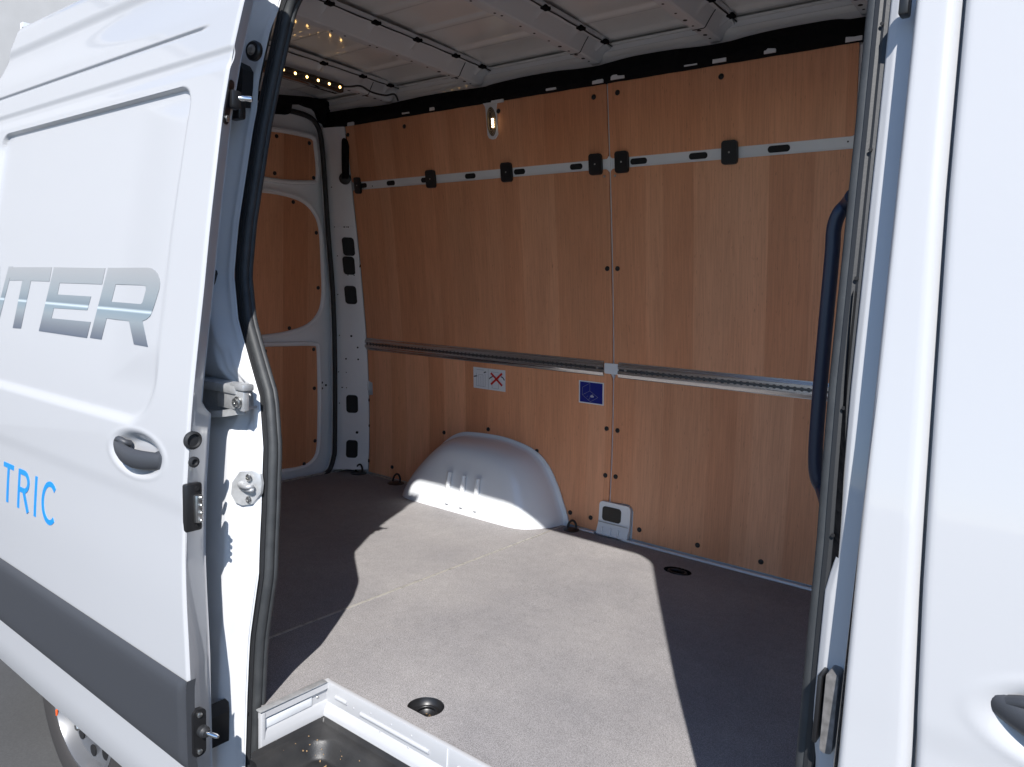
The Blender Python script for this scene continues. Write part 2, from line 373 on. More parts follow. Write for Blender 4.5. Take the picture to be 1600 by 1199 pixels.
# ---- door jambs (the rebate the sliding door shuts into)
g = new()
def cj(u, z):
    xe = cseal_x(z)-.012; x = -1.99+(xe+1.99)*u
    y = Y_JAMB+lean(z)
    d = xe-x
    y -= .034*sst(.012, .058, d)                                   # pressing stands out towards the skin
    y += .007*sst(.17, .20, d)
    y += .010*sst(.075, .060, d)*sst(.030, .045, d)*sst(.25, .35, z)*(1-sst(.86, .9, z))
    y += .034*math.exp(-((z-.755)/.060)**4)*sst(.010, .05, d)       # pocket round the door arm
    y -= .010*sst(1.47, 1.55, z)*sst(1.74, 1.66, z)*sst(.11, .05, d)
    y += .010*sst(.012, 0, d)
    return Vector((x, y, z))
grid(g, lin(0, 1, 70), lin(-.36, 1.86, 150), cj)
grid(g, [0, 1], lin(-.36, 1.86, 30), lambda u, z: Vector((-1.99, Y_SKIN+lean(z)+u*(Y_JAMB-.027-Y_SKIN), z)))
grid(g, [0, 1], lin(-.36, 1.86, 60), lambda u, z: Vector((cseal_x(z)-.014-.21*u, Y_JAMB+.006+lean(z)+u*.09, z)))  # sloped strip added behind the seal to block a light leak
obj('door_jamb', g, M['jamb'], angle=50, recalc=False)
g = new()
def bj(u, z):
    xa = -.203; xb = bseal_x(z)+.014
    prof = [(0, 0), (.05, .012), (.10, .040), (.22, .046), (.70, .050), (.86, .056), (1, .085)]
    wide = .010*sst(.72, .66, z)*sst(.42, .50, z)
    x = xa+(xb-xa)*u
    return Vector((x - wide*sst(.3, .9, u), Y_SKIN+lean(z)+interp(u, [p[0] for p in prof], [p[1] for p in prof]), z))
grid(g, lin(0, 1, 40), lin(-.36, 1.86, 90), bj)
grid(g, [0, 1], lin(-.36, 1.86, 60), lambda u, z: Vector((bseal_x(z)+.014, Y_SKIN+.085+lean(z)+u*.06, z)))  # hidden return added here too, closing off stray light
obj('door_jamb', g, M['paint'], angle=60, recalc=False)
g = new()                                                          # head of the rebate
grid(g, lin(-1.99, -.2, 10), lin(0, 1, 6), lambda x, u: Vector((x, Y_SKIN+lean(1.84)+.12*u, 1.86-.04*u)))
obj('door_jamb', g, M['paint'], recalc=False)

# ---- rubber door seal all round the opening
path = []
for z in lin(-.34, 1.70, 70): path.append((cseal_x(z), 0, z))
zt, xl, xr = 1.80, cseal_x(1.70), bseal_x(1.70)
for k in range(1, 10):
    a = R(180-90*k/10); path.append((xl+.10+.10*math.cos(a), 0, 1.70+.10*math.sin(a)))
for x in lin(xl+.10, xr-.10, 24): path.append((x, 0, zt))
for k in range(1, 10):
    a = R(90-90*k/10); path.append((xr-.10+.10*math.cos(a), 0, 1.70+.10*math.sin(a)))
for z in lin(1.70, -.34, 70): path.append((bseal_x(z), 0, z))
P = [Vector((x, Y_JAMB+.030+lean(z), z)) for x, _, z in path]
P2 = [Vector((x, Y_JAMB+.052+lean(z), z)) for x, _, z in path]
g = new()                                                          # plates added out of view to stop sun leaking past the rounded seal
for sx, xc in ((-1, xl), (1, xr)):
    cpt = lambda x, z: Vector((x, Y_JAMB+.034+lean(z), z))
    arcp = [p for p in path if p[2] >= 1.69 and (p[0]-xc)*-sx < .105 and (p[0]-xc)*-sx > -.01]
    corner = cpt(xc+sx*.035, 1.865); prev = None
    ring_ = [cpt(xc+sx*.035, 1.68)]+[cpt(p[0], p[2]) for p in (arcp if sx < 0 else list(reversed(arcp)))]+[cpt(xc-sx*.11, 1.865)]
    g = new(); c0_ = g.verts.new(corner); rv_ = [g.verts.new(p) for p in ring_]
    for a, b in zip(rv_, rv_[1:]): g.faces.new([c0_, a, b])
    obj('sun_leak_plate', g, M['paint'], recalc=False, smooth=False)
g = new(); sweep(g, P, circ(.0118, 12), (0, 1, 0)); seal_o = obj('door_seal', g, M['rubber_grey'], angle=80)
# lip that grips the flange, outside the bulb (negative binormal = away from the opening)
def offset_path(P, d, dy):
    fr = frames(P, False, Vector((0, 1, 0))); return [p + b*d + Vector((0, dy, 0)) for p, (n, b) in zip(P, fr)]
mid_ = P[10]; b0 = frames(P, False, Vector((0, 1, 0)))[10][1]; SG = 1 if b0.x > 0 else -1   # +SG*d = towards the opening
g = new(); sweep(g, offset_path(P, -SG*.0125, -.008), [(.010, .006), (.006, .010), (-.006, .010), (-.0075, .004), (-.0055, 0), (-.0075, -.004), (-.006, -.010), (.006, -.010), (.010, -.006)], (0, 1, 0))
obj('seal_lip', g, M['rubber'], parent=seal_o, angle=30)
g = new(); sweep(g, offset_path(P, SG*.004, .013), circ(.0075, 10), (0, 1, 0)); obj('seal_bulb', g, M['rubber_grey'], parent=seal_o, angle=80)
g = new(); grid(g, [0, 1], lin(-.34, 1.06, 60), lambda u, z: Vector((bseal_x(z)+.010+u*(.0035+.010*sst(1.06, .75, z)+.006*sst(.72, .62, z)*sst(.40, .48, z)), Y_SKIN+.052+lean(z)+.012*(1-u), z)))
obj('flange_gap_shade', g, M['softblack'], parent=seal_o, recalc=False)  # black strip standing in for the shade between seal lip and jamb
# little vent holes in the seal lip
vh = new(); lathe(vh, [(.0026, -.002), (.0026, .0003)], (0, 0, 0), (0, -1, 0), 10); vme = local_mesh('vent_hole', vh, M['hole'])
for (px, py) in ((1378, 37), (1360, 234), (1338, 435), (1318, 638), (1301, 837)):
    q = at_near(px, py, Y_JAMB+.0105); mesh_at('vent_hole', vme, seal_o, q)

# ---- strip of body skin between the two doors
def skin_strip(x0, x1, z0, z1, y0, nz=90, relief=None):
    g = new(); xs = [x0, x0+.0008, x0+.003, x0+.007]+lin(x0+.012, x1-.016, 8)+[x1-.010, x1-.005, x1-.002, x1]
    def fn(x, z):
        e0 = max(0, .007-(x-x0))/.007; e1 = max(0, .012-(x1-x))/.012
        return Vector((x, y0+lean(z)+.007*e0**2.2+.012*e1**2.2+(relief(x, z) if relief else 0), z))
    rows = grid(g, xs, lin(z0, z1, nz), fn)
    return g
XB0 = lambda z: interp(z, (.47, .694, .93, 1.165, 1.419, 1.9), (-.199, -.203, -.207, -.212, -.219, -.231))
XG = lambda z: interp(z, (.504, .714, .937, 1.177, 1.407, 1.9), (-.118, -.132, -.144, -.157, -.166, -.184))
def char_relief(x, z):
    r = .0024*sst(.565, .52, z)-.0024*sst(.50, .30, z)
    if z < -.10: r += .014*((-.10-z)/.1)**2
    return r
g = new()
us = [0, .008, .03, .07, .12]+lin(.2, .8, 6)+[.86, .91, .95, .98, 1]
def bs(u, z):
    x0, x1 = XB0(z), XG(z)-.0028; wd = x1-x0; x = x0+wd*u
    e0 = max(0, .006-(x-x0))/.006; e1 = max(0, .013-(x1-x))/.013
    return Vector((x, Y_SKIN+lean(z)+.006*e0**2+.013*e1**2+.3*char_relief(x, z), z))
grid(g, us, lin(-.36, 1.90, 110), bs)
grid(g, [0, 1], lin(-.36, 1.90, 60), lambda u, z: Vector((XB0(z)-.001*u, Y_SKIN+lean(z)+.006+.05*u, z)))
grid(g, [0, 1], lin(-.36, 1.90, 60), lambda u, z: Vector((XG(z)-.0028, Y_SKIN+lean(z)+.013+.05*u, z)))
obj('pillar_skin', g, M['paint'], angle=55, recalc=False)
g = new(); grid(g, [-1, 1], lin(-.36, 1.90, 40), lambda u, z: Vector((XG(z)+.010*u, Y_SKIN+.030+lean(z), z)))
obj('door_gap_seal', g, M['paint'], recalc=False)

# ================================================================== DOOR HANDLES (relief + grip)
def handle_relief(x, z, cx, cz, rx=.130, rz=.054):
    d = math.sqrt(((x-cx)/rx)**2+((z-cz)/rz)**2)
    if d > 1.25: return 0
    return .026*sst(1.0, .40, d) - .0010*math.exp(-((d-1.06)/.07)**2)
def handle_grip(door, cx, cz, y0):
    g = new(); pts = []; rads = []
    for k in range(25):
        t = k/24; x = cx-.122+.238*t
        z = cz+.010-.012*math.sin(math.pi*t)-.012*t
        yy = y0+lean(z)-.012*math.sin(math.pi*t)**.7+.012*(1-math.sin(math.pi*t))
        pts.append(Vector((x, yy, z))); s = math.sin(math.pi*min(1, max(0, (t+.02)/1.12)))**.28
        rads.append((.0125*s+.0015, (.0195+.003*t)*s+.0015))
    n = 14; rings = []
    for p, (ry, rz) in zip(pts, rads):
        rings.append([g.verts.new(p+Vector((0, ry*math.cos(2*math.pi*k/n), rz*math.sin(2*math.pi*k/n)))) for k in range(n)])
    for A, B in zip(rings, rings[1:]):
        for k in range(n): g.faces.new((A[k], A[(k+1) % n], B[(k+1) % n], B[k]))
    g.faces.new(rings[0]); g.faces.new(rings[-1])
    # mounts at both ends
    box(g, (cx-.104, y0+lean(cz)+.016, cz+.008), (.026, .034, .026), .008)
    tube(g, smooth_path([(cx-.100, y0+lean(cz)+.004, cz+.014), (cx-.080, y0+lean(cz)-.002, cz+.022), (cx-.062, y0+lean(cz)+.004, cz+.016), (cx-.060, y0+lean(cz)+.016, cz+.012)], 5), .008, 8, (0, 0, 1))
    box(g, (cx+.100, y0+lean(cz)+.016, cz-.006), (.050, .034, .046), .010)
    return obj('door_handle', g, M['trim'], parent=door, angle=60)

# ================================================================== SLIDING DOOR
YD = .80; XDR = -3.03; ZD0, ZD1 = -.185, 1.852
DE = [(1.86, -1.512), (1.649, -1.531), (1.539, -1.545), (1.414, -1.550), (1.233, -1.540), (1.025, -1.529), (.792, -1.522), (.57, -1.517), (.432, -1.506), (.25, -1.482), (.183, -1.475), (-.025, -1.474), (-.2, -1.474)]
def xde(z): return -interp(-z, [-a for a, _ in DE], [-b for _, b in DE])
HX, HZ = -1.742, .634
def sd_rr(x, z, x0, x1, z0, z1, r):
    cx, cz = (x0+x1)/2, (z0+z1)/2; rr = r(x > cx, z > cz)
    qx, qz = abs(x-cx)-(x1-x0)/2+rr, abs(z-cz)-(z1-z0)/2+rr
    return math.hypot(max(qx, 0), max(qz, 0))+min(max(qx, qz), 0)-rr
def door_relief(x, z):
    r = char_relief(x, z)
    r += .009*sst(1.775, 1.742, z)-.009*sst(1.735, 1.64, z)
    if z > 1.82: r += .015*((z-1.82)/.03)**2
    fade = sst(-1.64, -1.70, x)
    r += .0060*fade*math.exp(-((z-1.6135)/.0040)**2)
    r += .0055*sst(1.556, 1.538, z)-.0055*sst(1.530, 1.50, z)
    sd = sd_rr(x, z, -2.86, -1.685, .706, 1.487, lambda right, top: .055 if top else .12)
    top = sst(.8, 1.3, z)
    r += .0105*(1.25*top*sst(.002, -.006, sd) + (1-top)*sst(.016, -.014, sd))*((.22+.78*sst(-1.70, -1.95, x)) if z < 1.40 and z > .9 else (.22+.78*max(sst(-1.70, -1.95, x), sst(1.40, 1.47, z), sst(.9, .78, z))))
    r += handle_relief(x, z, HX, HZ)
    return r
def door_y(x, z): return YD+lean(z)+door_relief(x, z)
g = new()
us = lin(0, .90, 185)+lin(.9, .985, 30)[1:]+[.988, .991, .994, .9965, .9985, .9995, 1]
def dsk(u, z):
    xe = xde(z); x0 = XDR+.143*sst(1.62, 1.86, z); x = x0+(xe-x0)*u; e = max(0, .007-(xe-x))/.007; e2 = max(0, .012-(x-x0))/.012
    return Vector((x, door_y(x, z)+.006*e**2+.012*e2**2, z))
zz = lin(ZD0, .55, 110)+lin(.55, .72, 50)[1:]+lin(.72, 1.45, 110)[1:]+lin(1.45, ZD1, 220)[1:]
grid(g, us, zz, dsk)
# front hem and inner frame
def hem(u, z):
    xe = xde(z); prof = [(0, .006), (-.002, .010), (-.030, .048), (-.048, .072), (-.053, .078), (-.053, .083), (-.056, .085), (-.063, .086), (-.075, .110), (-.080, .072), (-.082, .072)]
    i = u; dx, dy = prof[i]
    hs = 1-.52*sst(.745, .765, z)
    if 1 <= i <= 7: dx *= hs; dy = .006+(dy-.006)*hs
    if i > 7: dx -= .09; dy = .074 if i == 8 else dy
    return Vector((xe+dx, YD+lean(z)+dy, z))
grid(g, list(range(11)), lin(ZD0, ZD1, 120), hem)
grid(g, [0, 1], lin(ZD0, ZD1, 40), lambda u, z: Vector((xde(z)-.172+u*(XDR+.143*sst(1.62, 1.86, z)-xde(z)+.172), YD+lean(z)+.072, z)))
grid(g, [0, 1], lin(ZD0, ZD1, 40), lambda u, z: Vector((XDR+.143*sst(1.62, 1.86, z), YD+lean(z)+.012+.060*u, z)))
for zc in (ZD0, ZD1):
    xa_ = XDR+.143*(zc > 1)
    grid(g, lin(0, 1, 12), [0, 1], lambda u, v: Vector((xa_+(xde(zc)-xa_-.002)*u, door_y(xa_+.02+(xde(zc)-xa_-.05)*u, zc)+v*(YD+lean(zc)+.071-door_y(xa_+.02+(xde(zc)-xa_-.05)*u, zc)), zc)))
DOOR = obj('sliding_door', g, M['paint'], angle=55, recalc=False)
handle_grip(DOOR, HX, HZ, YD)

# dark plastic rubbing strip
g = new()
def trim(u, v):
    z = -.032+.208*v; x = XDR+.005+(xde(z)+.001-XDR-.005)*u
    bulge = .013*(1-(abs(2*v-1))**9) ; end = sst(0, .024, xde(z)+.001-x)
    return Vector((x, YD+lean(z)-.002-bulge*(.25+.75*end)+.002*char_relief(x, z), z))
grid(g, lin(0, .97, 20)+lin(.975, 1, 18), [0, .004, .012, .03, .07]+lin(.12, .88, 10)+[.93, .97, .988, .996, 1], trim)
grid(g, [0, 1], lin(0, 1, 12), lambda u, v: Vector((xde(-.032+.208*v)+.001, YD+lean(-.032+.208*v)-.002-.00325*(1-(abs(2*v-1))**9)+u*.02, -.032+.208*v)))
obj('trim_strip', g, M['trim'], parent=DOOR, angle=40, recalc=False)

# lettering
def door_map(u, v, d): return Vector((u, door_y(u, v)-.0012+d, v))
def letter(loops, m, cuts=()):
    g = new(); zs_ = [p[1] for p in loops[0]]; xs_ = [p[0] for p in loops[0]]
    c = [z for z in lin(min(zs_), max(zs_), 8)[1:-1]]; cu = [x for x in lin(min(xs_), max(xs_), 5)[1:-1]]
    plate(g, loops, door_map, .001, c, cu); obj('letter', g, m, parent=DOOR)
def crop2(pts): # outline read from the photograph onto the door surface
    out = []
    for x, y in pts:
        q = at_near(x/3.748, 300+y/3.748, YD); out.append((q.x, q.z))
    return out
S = .062      # slant of the big letters: dx per letter height
def big(pts, x0, wd):    # pts in unit box, slanted forward
    return [(x0+wd*a+S*b, .881+.183*b) for a, b in pts]
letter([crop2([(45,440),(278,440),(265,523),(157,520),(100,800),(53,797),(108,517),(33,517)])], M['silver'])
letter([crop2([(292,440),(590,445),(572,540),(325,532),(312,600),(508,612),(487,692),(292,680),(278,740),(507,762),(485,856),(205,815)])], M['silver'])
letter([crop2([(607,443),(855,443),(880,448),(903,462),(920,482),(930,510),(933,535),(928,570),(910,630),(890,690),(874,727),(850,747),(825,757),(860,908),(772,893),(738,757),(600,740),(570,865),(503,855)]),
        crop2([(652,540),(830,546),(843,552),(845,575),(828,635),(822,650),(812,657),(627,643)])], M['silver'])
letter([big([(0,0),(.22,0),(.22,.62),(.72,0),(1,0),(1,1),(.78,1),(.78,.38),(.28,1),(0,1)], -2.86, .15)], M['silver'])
def small(strokes, x0, x1, wdt=.0145):
    def mp(p): return Vector((x0+(x1-x0)*p[0], 0, .362+.115*p[1]))
    for st in strokes:
        g = new(); pts = [mp(p) for p in st]; L, Rr = [], []
        for i in range(len(pts)):
            a = pts[max(0, i-1)]; b = pts[min(len(pts)-1, i+1)]; t = (b-a).normalized(); nn = Vector((t.z, 0, -t.x))*wdt/2
            L.append(pts[i]+nn); Rr.append(pts[i]-nn)
        yield [(p.x, p.z) for p in L]+[(p.x, p.z) for p in reversed(Rr)]
def small_letter(strokes, x0, x1):
    g = new()
    for k, ol in enumerate(small(strokes, x0, x1)):
        plate(g, [ol], (lambda kk: (lambda u, v, d: door_map(u, v, d)-Vector((0, .0004*kk, 0))))(k), .001, [.39, .42, .45])
    obj('letter', g, M['cyan'], parent=DOOR)
arc = lambda cx, cz, rx, rz, a, b, n=16: [(cx+rx*math.cos(R(a+(b-a)*k/n)), cz+rz*math.sin(R(a+(b-a)*k/n))) for k in range(n+1)]
small_letter([[(0, .95), (1, .95)], [(.5, .95), (.5, 0)]], -2.555, -2.476)
small_letter([[(.08, 0), (.08, 1)], [(.08, .95), (.5, .95)]+arc(.5, .725, .38, .225, 90, -90, 12)+[(.08, .5)], [(.5, .5), (.93, 0)]], -2.438, -2.352)
small_letter([[(.5, 0), (.5, 1)]], -2.321, -2.297)
small_letter([arc(.56, .5, .48, .46, 48, 312, 22)], -2.266, -2.170)
small_letter([arc(.56, .5, .48, .46, 48, 312, 22)], -2.700, -2.604)

# fittings on the front edge of the door
g = new()
q = at(300, 688, 'x', -1.520); lathe(g, [(.020, 0), (.020, .006), (.015, .009), (.013, .004)], q, (1, 0, 0), 24)
obj('rubber_plug', g, M['rubber'], parent=DOOR)
g = new(); q = at(302, 722, 'x', -1.518); lathe(g, [(.012, 0), (.012, .005), (.007, .007), (.005, .002)], q, (1, 0, 0), 20); obj('rubber_plug', g, M['rubber'], parent=DOOR)
g = new(); q = at(302, 793, 'x', -1.512)
box(g, (-1.516, q.y, q.z), (.018, .040, .108), .006); obj('contact_block', g, M['plastic'], parent=DOOR)
g = new(); box(g, (-1.503, q.y+.006, q.z-.002), (.012, .016, .062), .003)
for k in range(4): lathe(g, [(.004, 0), (.004, .006), (.002, .008)], (-1.497, q.y+.008, q.z+.024-.017*k), (1, 0, 0), 8)
obj('contact_strip', g, M['steel'], parent=DOOR)
for dz in (.042, -.042):
    g = new(); lathe(g, [(.005, 0), (.005, .002)], (-1.507, q.y+.006, q.z+dz), (1, 0, 0), 10); obj('screw', g, M['hole'], parent=DOOR)
# lower guide plate with pin
g = new(); q = at(310, 1143, 'x', -1.474)
plate(g, [rrect(q.y-.016, q.y+.014, q.z-.055, q.z+.055, .012)], plane_map('x', -1.466), .012); gb = obj('guide_plate', g, M['plastic'], parent=DOOR)
g = new(); lathe(g, [(.013, 0), (.013, .012), (.010, .016), (.009, .020)], (-1.466, q.y+.004, q.z+.004), (1, 0, 0), 16); obj('pin_collar', g, M['rubber'], parent=DOOR)
g = new(); lathe(g, [(.005, 0), (.005, .026), (.0035, .032)], (-1.448, q.y+.006, q.z+.004), (1, .25, 0), 12); obj('guide_pin', g, M['chrome'], parent=DOOR)
for dz in (.043, -.043):
    g = new(); lathe(g, [(.006, 0), (.006, .003), (.004, .004)], (-1.466, q.y-.002, q.z+dz), (1, 0, 0), 12); obj('screw', g, M['steel'], parent=DOOR)
# upper guide plate with pin
q = at(350, 156, 'x', -1.552); g = new()
plate(g, [rrect(.008, .030, q.z-.050, q.z+.046, .008)], lambda u, v, d: Vector((xde(v)+.004-.75*(u-.006)-d, YD+lean(v)+u, v)), .008)
box(g, (-1.556, YD+lean(q.z)+.032, q.z+.006), (.024, .026, .040), .006); obj('guide_plate', g, M['plastic'], parent=DOOR)
g = new(); lathe(g, [(.0065, 0), (.0065, .030), (.005, .033)], (-1.552, YD+lean(q.z)+.036, q.z+.010), (.75, .8, 0), 12); obj('guide_pin', g, M['chrome'], parent=DOOR)
g = new(); lathe(g, [(.007, 0), (.007, .003), (.005, .004)], (xde(q.z-.04)-.004, YD+lean(q.z-.04)+.019, q.z-.038), (.8, .5, 0), 12); obj('screw', g, M['steel'], parent=DOOR)

# ================================================================== FITTINGS ON THE REAR JAMB
def jy(x, z): # jamb surface
    xe = cseal_x(z)-.012; return cj((x+1.99)/(xe+1.99), z).y
# bump stop
g = new(); q = at_near(397, 80, Y_JAMB-.042)
lathe(g, [(.024, 0), (.024, .008), (.020, .013), (.012, .014)], q+Vector((0, .004, 0)), (0.2, -1, 0), 28); bs_ = obj('bump_stop', g, M['plastic'])
g = new(); lathe(g, [(.011, .010), (.011, .016), (.008, .018)], q+Vector((0, .004, 0)), (0.2, -1, 0), 6); lathe(g, [(.013, .010), (.013, .0145)], q+Vector((0, .004, 0)), (0.2, -1, 0), 18); obj('bolt', g, M['steel'], parent=bs_)
# upper socket for the guide pin: black wedge with a buffer
g = new(); pts = [at_near(px, py, Y_JAMB-.040) for px, py in ((373, 96), (379, 101), (384, 110), (383, 135), (381, 152), (379, 166), (366, 166), (366, 145), (368, 120), (371, 100))]
plate(g, [[(p.x, p.z) for p in pts]], lambda u, v, d: Vector((u, Y_JAMB-.0480+lean(v)+d, v)), .030, [1.5, 1.55]); so_ = obj('guide_socket', g, M['hole'])
g = new(); q = at_near(374, 176, Y_JAMB-.05); box(g, (q.x-.006, q.y, q.z+.010), (.040, .022, .055), .006); obj('buffer', g, M['plastic'], parent=so_)
# thin black plates put in for the shade of the deep gap
g = new(); pts = [at_near(px, py, Y_JAMB-.036) for px, py in ((333, 361), (334, 363), (334, 400), (332, 420), (337, 423), (338, 428), (334, 443), (330, 449), (331, 455), (327, 456), (322, 455), (324, 420), (329, 395), (332, 370))]
plate(g, [[(p.x, p.z) for p in pts]], lambda u, v, d: Vector((u, Y_JAMB-.038+lean(v)+d, v)), .006); obj('gap_shade_plate', g, M['rubber'])
g = new(); pts = [at_near(px, py, Y_JAMB-.036) for px, py in ((327, 468), (320, 546), (317, 546), (319, 500), (322, 475))]
plate(g, [[(p.x, p.z) for p in pts]], lambda u, v, d: Vector((u, Y_JAMB-.038+lean(v)+d, v)), .006); obj('gap_shade_plate', g, M['rubber'])
# roller arm that carries the door
arm = new()
def jb(px0, py0, px1, py1, y0, t, bev=.003):
    a = at_near(px0, py0, y0); b = at_near(px1, py1, y0)
    zc = (a.z+b.z)/2; h = abs(a.z-b.z); x0, x1 = min(a.x, b.x), max(a.x, b.x)
    return (Vector(((x0+x1)/2, (a.y+b.y)/2, zc)), Vector((x1-x0, t, h)))
c_, s_ = jb(300, 610, 383, 597, .945, .05); s_.z = .022; box(arm, c_+Vector((0, .0, .004)), s_, .005)
c_, s_ = jb(300, 628, 370, 628, .950, .012); s_.z = .050; box(arm, c_+Vector((0, 0, .006)), s_, .003)
c_, s_ = jb(345, 610, 384, 638, .935, .016); s_.z = .046; box(arm, c_, s_, .003)
ARM = obj('roller_arm', arm, M['zinc'], angle=40)
g = new(); pth = [at_near(px, py, .95) for px, py in ((300, 644), (330, 645), (360, 645), (385, 641))]
for p, dy in zip(pth, (-.02, -.014, -.004, .012)): p.y += dy
sweep(g, smooth_path(pth, 5), [(.022, .004), (.022, .008), (-.022, .008), (-.022, -.008), (-.018, -.008), (-.018, .002), (.018, .002)], (0, 1, 0)); obj('lower_rail', g, M['zinc'], parent=ARM, angle=40)
g = new(); q = at_near(372, 629, .925); lathe(g, [(.014, 0), (.014, .004), (.010, .006), (.010, .010), (.004, .011), (.004, .007)], q, (0, -1, 0), 20); obj('bolt', g, M['steel'], parent=ARM)
g = new(); q = at_near(372, 605, .925); box(g, q+Vector((0, .01, 0)), (.055, .03, .016), .004); obj('arm_cap', g, M['zinc'], parent=ARM)
# striker
q = at_near(374, 766, .950)
oct_ = [(q.x+.70*a, q.z+.82*b) for a, b in ((-.055, .012), (-.032, .046), (.004, .050), (.032, .043), (.044, .018), (.042, -.012), (.018, -.044), (-.010, -.050), (-.034, -.044), (-.055, -.022))]
yst = jy(q.x, q.z)
g = new(); plate(g, [oct_], lambda u, v, d: Vector((u, jy(u, v)-.007+d, v)), .006); STR = obj('door_striker', g, M['zinc'], angle=30)
g = new(); U = [(-.026, 0, .010), (-.025, -.012, .009), (-.012, -.017, .008), (.014, -.017, .008), (.027, -.012, .009), (.029, 0, .010), (.030, 0, -.008), (.024, -.014, -.010), (0, -.016, -.009), (-.022, -.012, -.006)]
tube(g, smooth_path([Vector((q.x+.72*a, yst-.008+b*.8, q.z+c)) for a, b, c in U[:6]], 5), .0058, 10, (0, 0, 1)); tube(g, smooth_path([Vector((q.x+.72*a, yst-.008+b*.4, q.z-.004+c*.5)) for a, b, c in U[:6]], 5), .006, 8, (0, 0, 1)); obj('striker_loop', g, M['zinc'], parent=STR, angle=60)
for dz in (.027, -.027):
    g = new(); lathe(g, [(.009, 0), (.009, .004), (.006, .006), (.003, .006), (.003, .003)], (q.x+.004, yst-.007, q.z+dz), (0, -1, 0), 16); obj('bolt', g, M['steel'], parent=STR)
# lower rubber stop between door and jamb
g = new(); q = at_near(333, 1133, .93); pr_ = [(-.03, -.050), (.012, -.052), (.018, .030), (.004, .058), (-.030, .030)]
plate(g, [[(q.x+a, q.z+b) for a, b in pr_]], lambda u, v, d: Vector((u, q.y-.01+d-.4*(u-q.x), v)), .05); obj('rubber_stop', g, M['plastic'], smooth=False)

# ================================================================== B-PILLAR FITTINGS
g = new(); a = at_near(1294, 1108, .975)
plate(g, [rrect(a.z-.054, a.z+.054, -.0075, .0075, .005)], lambda u, v, d: Vector((a.x+.004+v, a.y-.012+d, u)), .040); st_ = obj('stop_block', g, M['stopgrey'], angle=40)
g = new(); box(g, (a.x-.011, a.y+.006, a.z), (.006, .036, .092), .002); obj('stop_pad', g, M['plastic'], parent=st_)
g = new(); q = at_near(1302, 932, Y_JAMB+.045); lathe(g, [(.010, 0), (.010, .006), (.006, .007)], q, (-.5, -1, 0), 18); obj('bolt', g, M['steel'])
g = new(); q = at_near(1415, 4, .96); box(g, q, (.012, .02, .035), .003); obj('latch_tab', g, M['plastic'])

# ================================================================== FRONT DOOR
FHX, FHZ = .066, .598
def fd_relief(x, z): return char_relief(x, z)+handle_relief(x, z, FHX, FHZ)
g = new()
us = [0, .001, .003, .006]+lin(.010, .30, 60)+lin(.31, 1, 24)
def fdk(u, z):
    x = XG(z)+.0022+(1.0-XG(z))*u; e = max(0, .006-(x-XG(z)-.0022))/.006
    return Vector((x, Y_SKIN+lean(z)+fd_relief(x, z)+.006*e**2, z))
grid(g, us, lin(-.30, .45, 50)+lin(.45, .70, 60)[1:]+lin(.70, 1.86, 60)[1:], fdk)
grid(g, [0, 1], lin(-.30, 1.86, 50), lambda u, z: Vector((XG(z)+.0022, Y_SKIN+lean(z)+.006+.04*u, z)))
FD = obj('front_door', g, M['paint'], angle=55, recalc=False)
handle_grip(FD, FHX, FHZ, Y_SKIN)
g = new(); plate(g, [rrect(.30, .97, .82, 1.52, (.05, .10, .10, .05))], lambda u, v, d: Vector((u, Y_SKIN+lean(v)-.002+d, v)), .002, CUTZ); obj('door_window', g, M['glass'], parent=FD)

# ================================================================== CARGO FLOOR
SX0, SY1 = -1.516, 1.206                        # step well corner
cupc = (-1.233, 1.290); cr = .047
cup = [(cupc[0]+cr*math.cos(a), max(cupc[1]+cr*math.sin(a), 1.258)) for a in [2*math.pi*k/36 for k in range(36)]]
cup = [p for i, p in enumerate(cup) if not (p[1] == 1.258 and cup[i-1][1] == 1.258 and cup[(i+1) % 36][1] == 1.258)]
zmap = lambda u, v, d: Vector((u, v, -d))
XS = -1.838
YE = 2.800
arc_c = [(SX0+.018-.018*math.cos(a), SY1+.018-.018*math.sin(a)) for a in lin(0, math.pi/2, 5)]
front = [(-.10, SY1), (-.10, YE), (XS+.004, YE), (XS+.004, 1.02), (SX0-.006, 1.02), (SX0-.006, SY1-.01), (SX0-.004, SY1+.002), (SX0+.002, SY1+.006), (SX0+.02, SY1+.006)]
front[0] = (-.10, SY1+.006)
rec2 = oval(-1.19, 2.635, .055, .040, 20, .2)
g = new(); plate(g, [front, cup, rec2], zmap, .014); FB1 = obj('floor_board', g, M['floor'], smooth=False)
g = new(); plate(g, [[(XS-.004, 1.02), (XS-.004, YE), (-3.352, YE), (-3.352, 1.02)]], zmap, .014); FB2 = obj('floor_board', g, M['floor'], smooth=False)
g = new(); box(g, (XS, 1.91, -.0055), (.0100, 1.78, .0140), .001); obj('floor_seam', g, M['seam'])
g = new(); box(g, (-1.7, 1.92, -.035), (3.3, 1.82, .02))
# (plate under the boards only where there is no step well)
g.free(); g = new(); plate(g, [[(-.1, SY1+.03), (-.1, 2.86), (-3.40, 2.86), (-3.40, 1.0), (SX0-.04, 1.0), (SX0-.04, SY1+.03)], cup], lambda u, v, d: Vector((u, v, -.018-d)), .01); obj('floor_plate', g, M['softblack'], smooth=False)
# white trim along the foot of the wall
g = new(); box(g, (-.86, 2.8125, .001), (1.36, .018, .012), .003); obj('floor_edge_strip', g, M['inner'])
g = new(); box(g, (-3.02, 2.8125, .000), (.30, .018, .009), .003); obj('floor_edge_strip', g, M['seam'])
g = new(); box(g, (-1.73, 2.8125, .000), (.10, .018, .009), .003); obj('floor_edge_strip', g, M['inner'])
g = new(); box(g, (-3.352, 2.1, .002), (.012, 1.3, .012), .003); obj('floor_edge_strip', g, M['seam'])
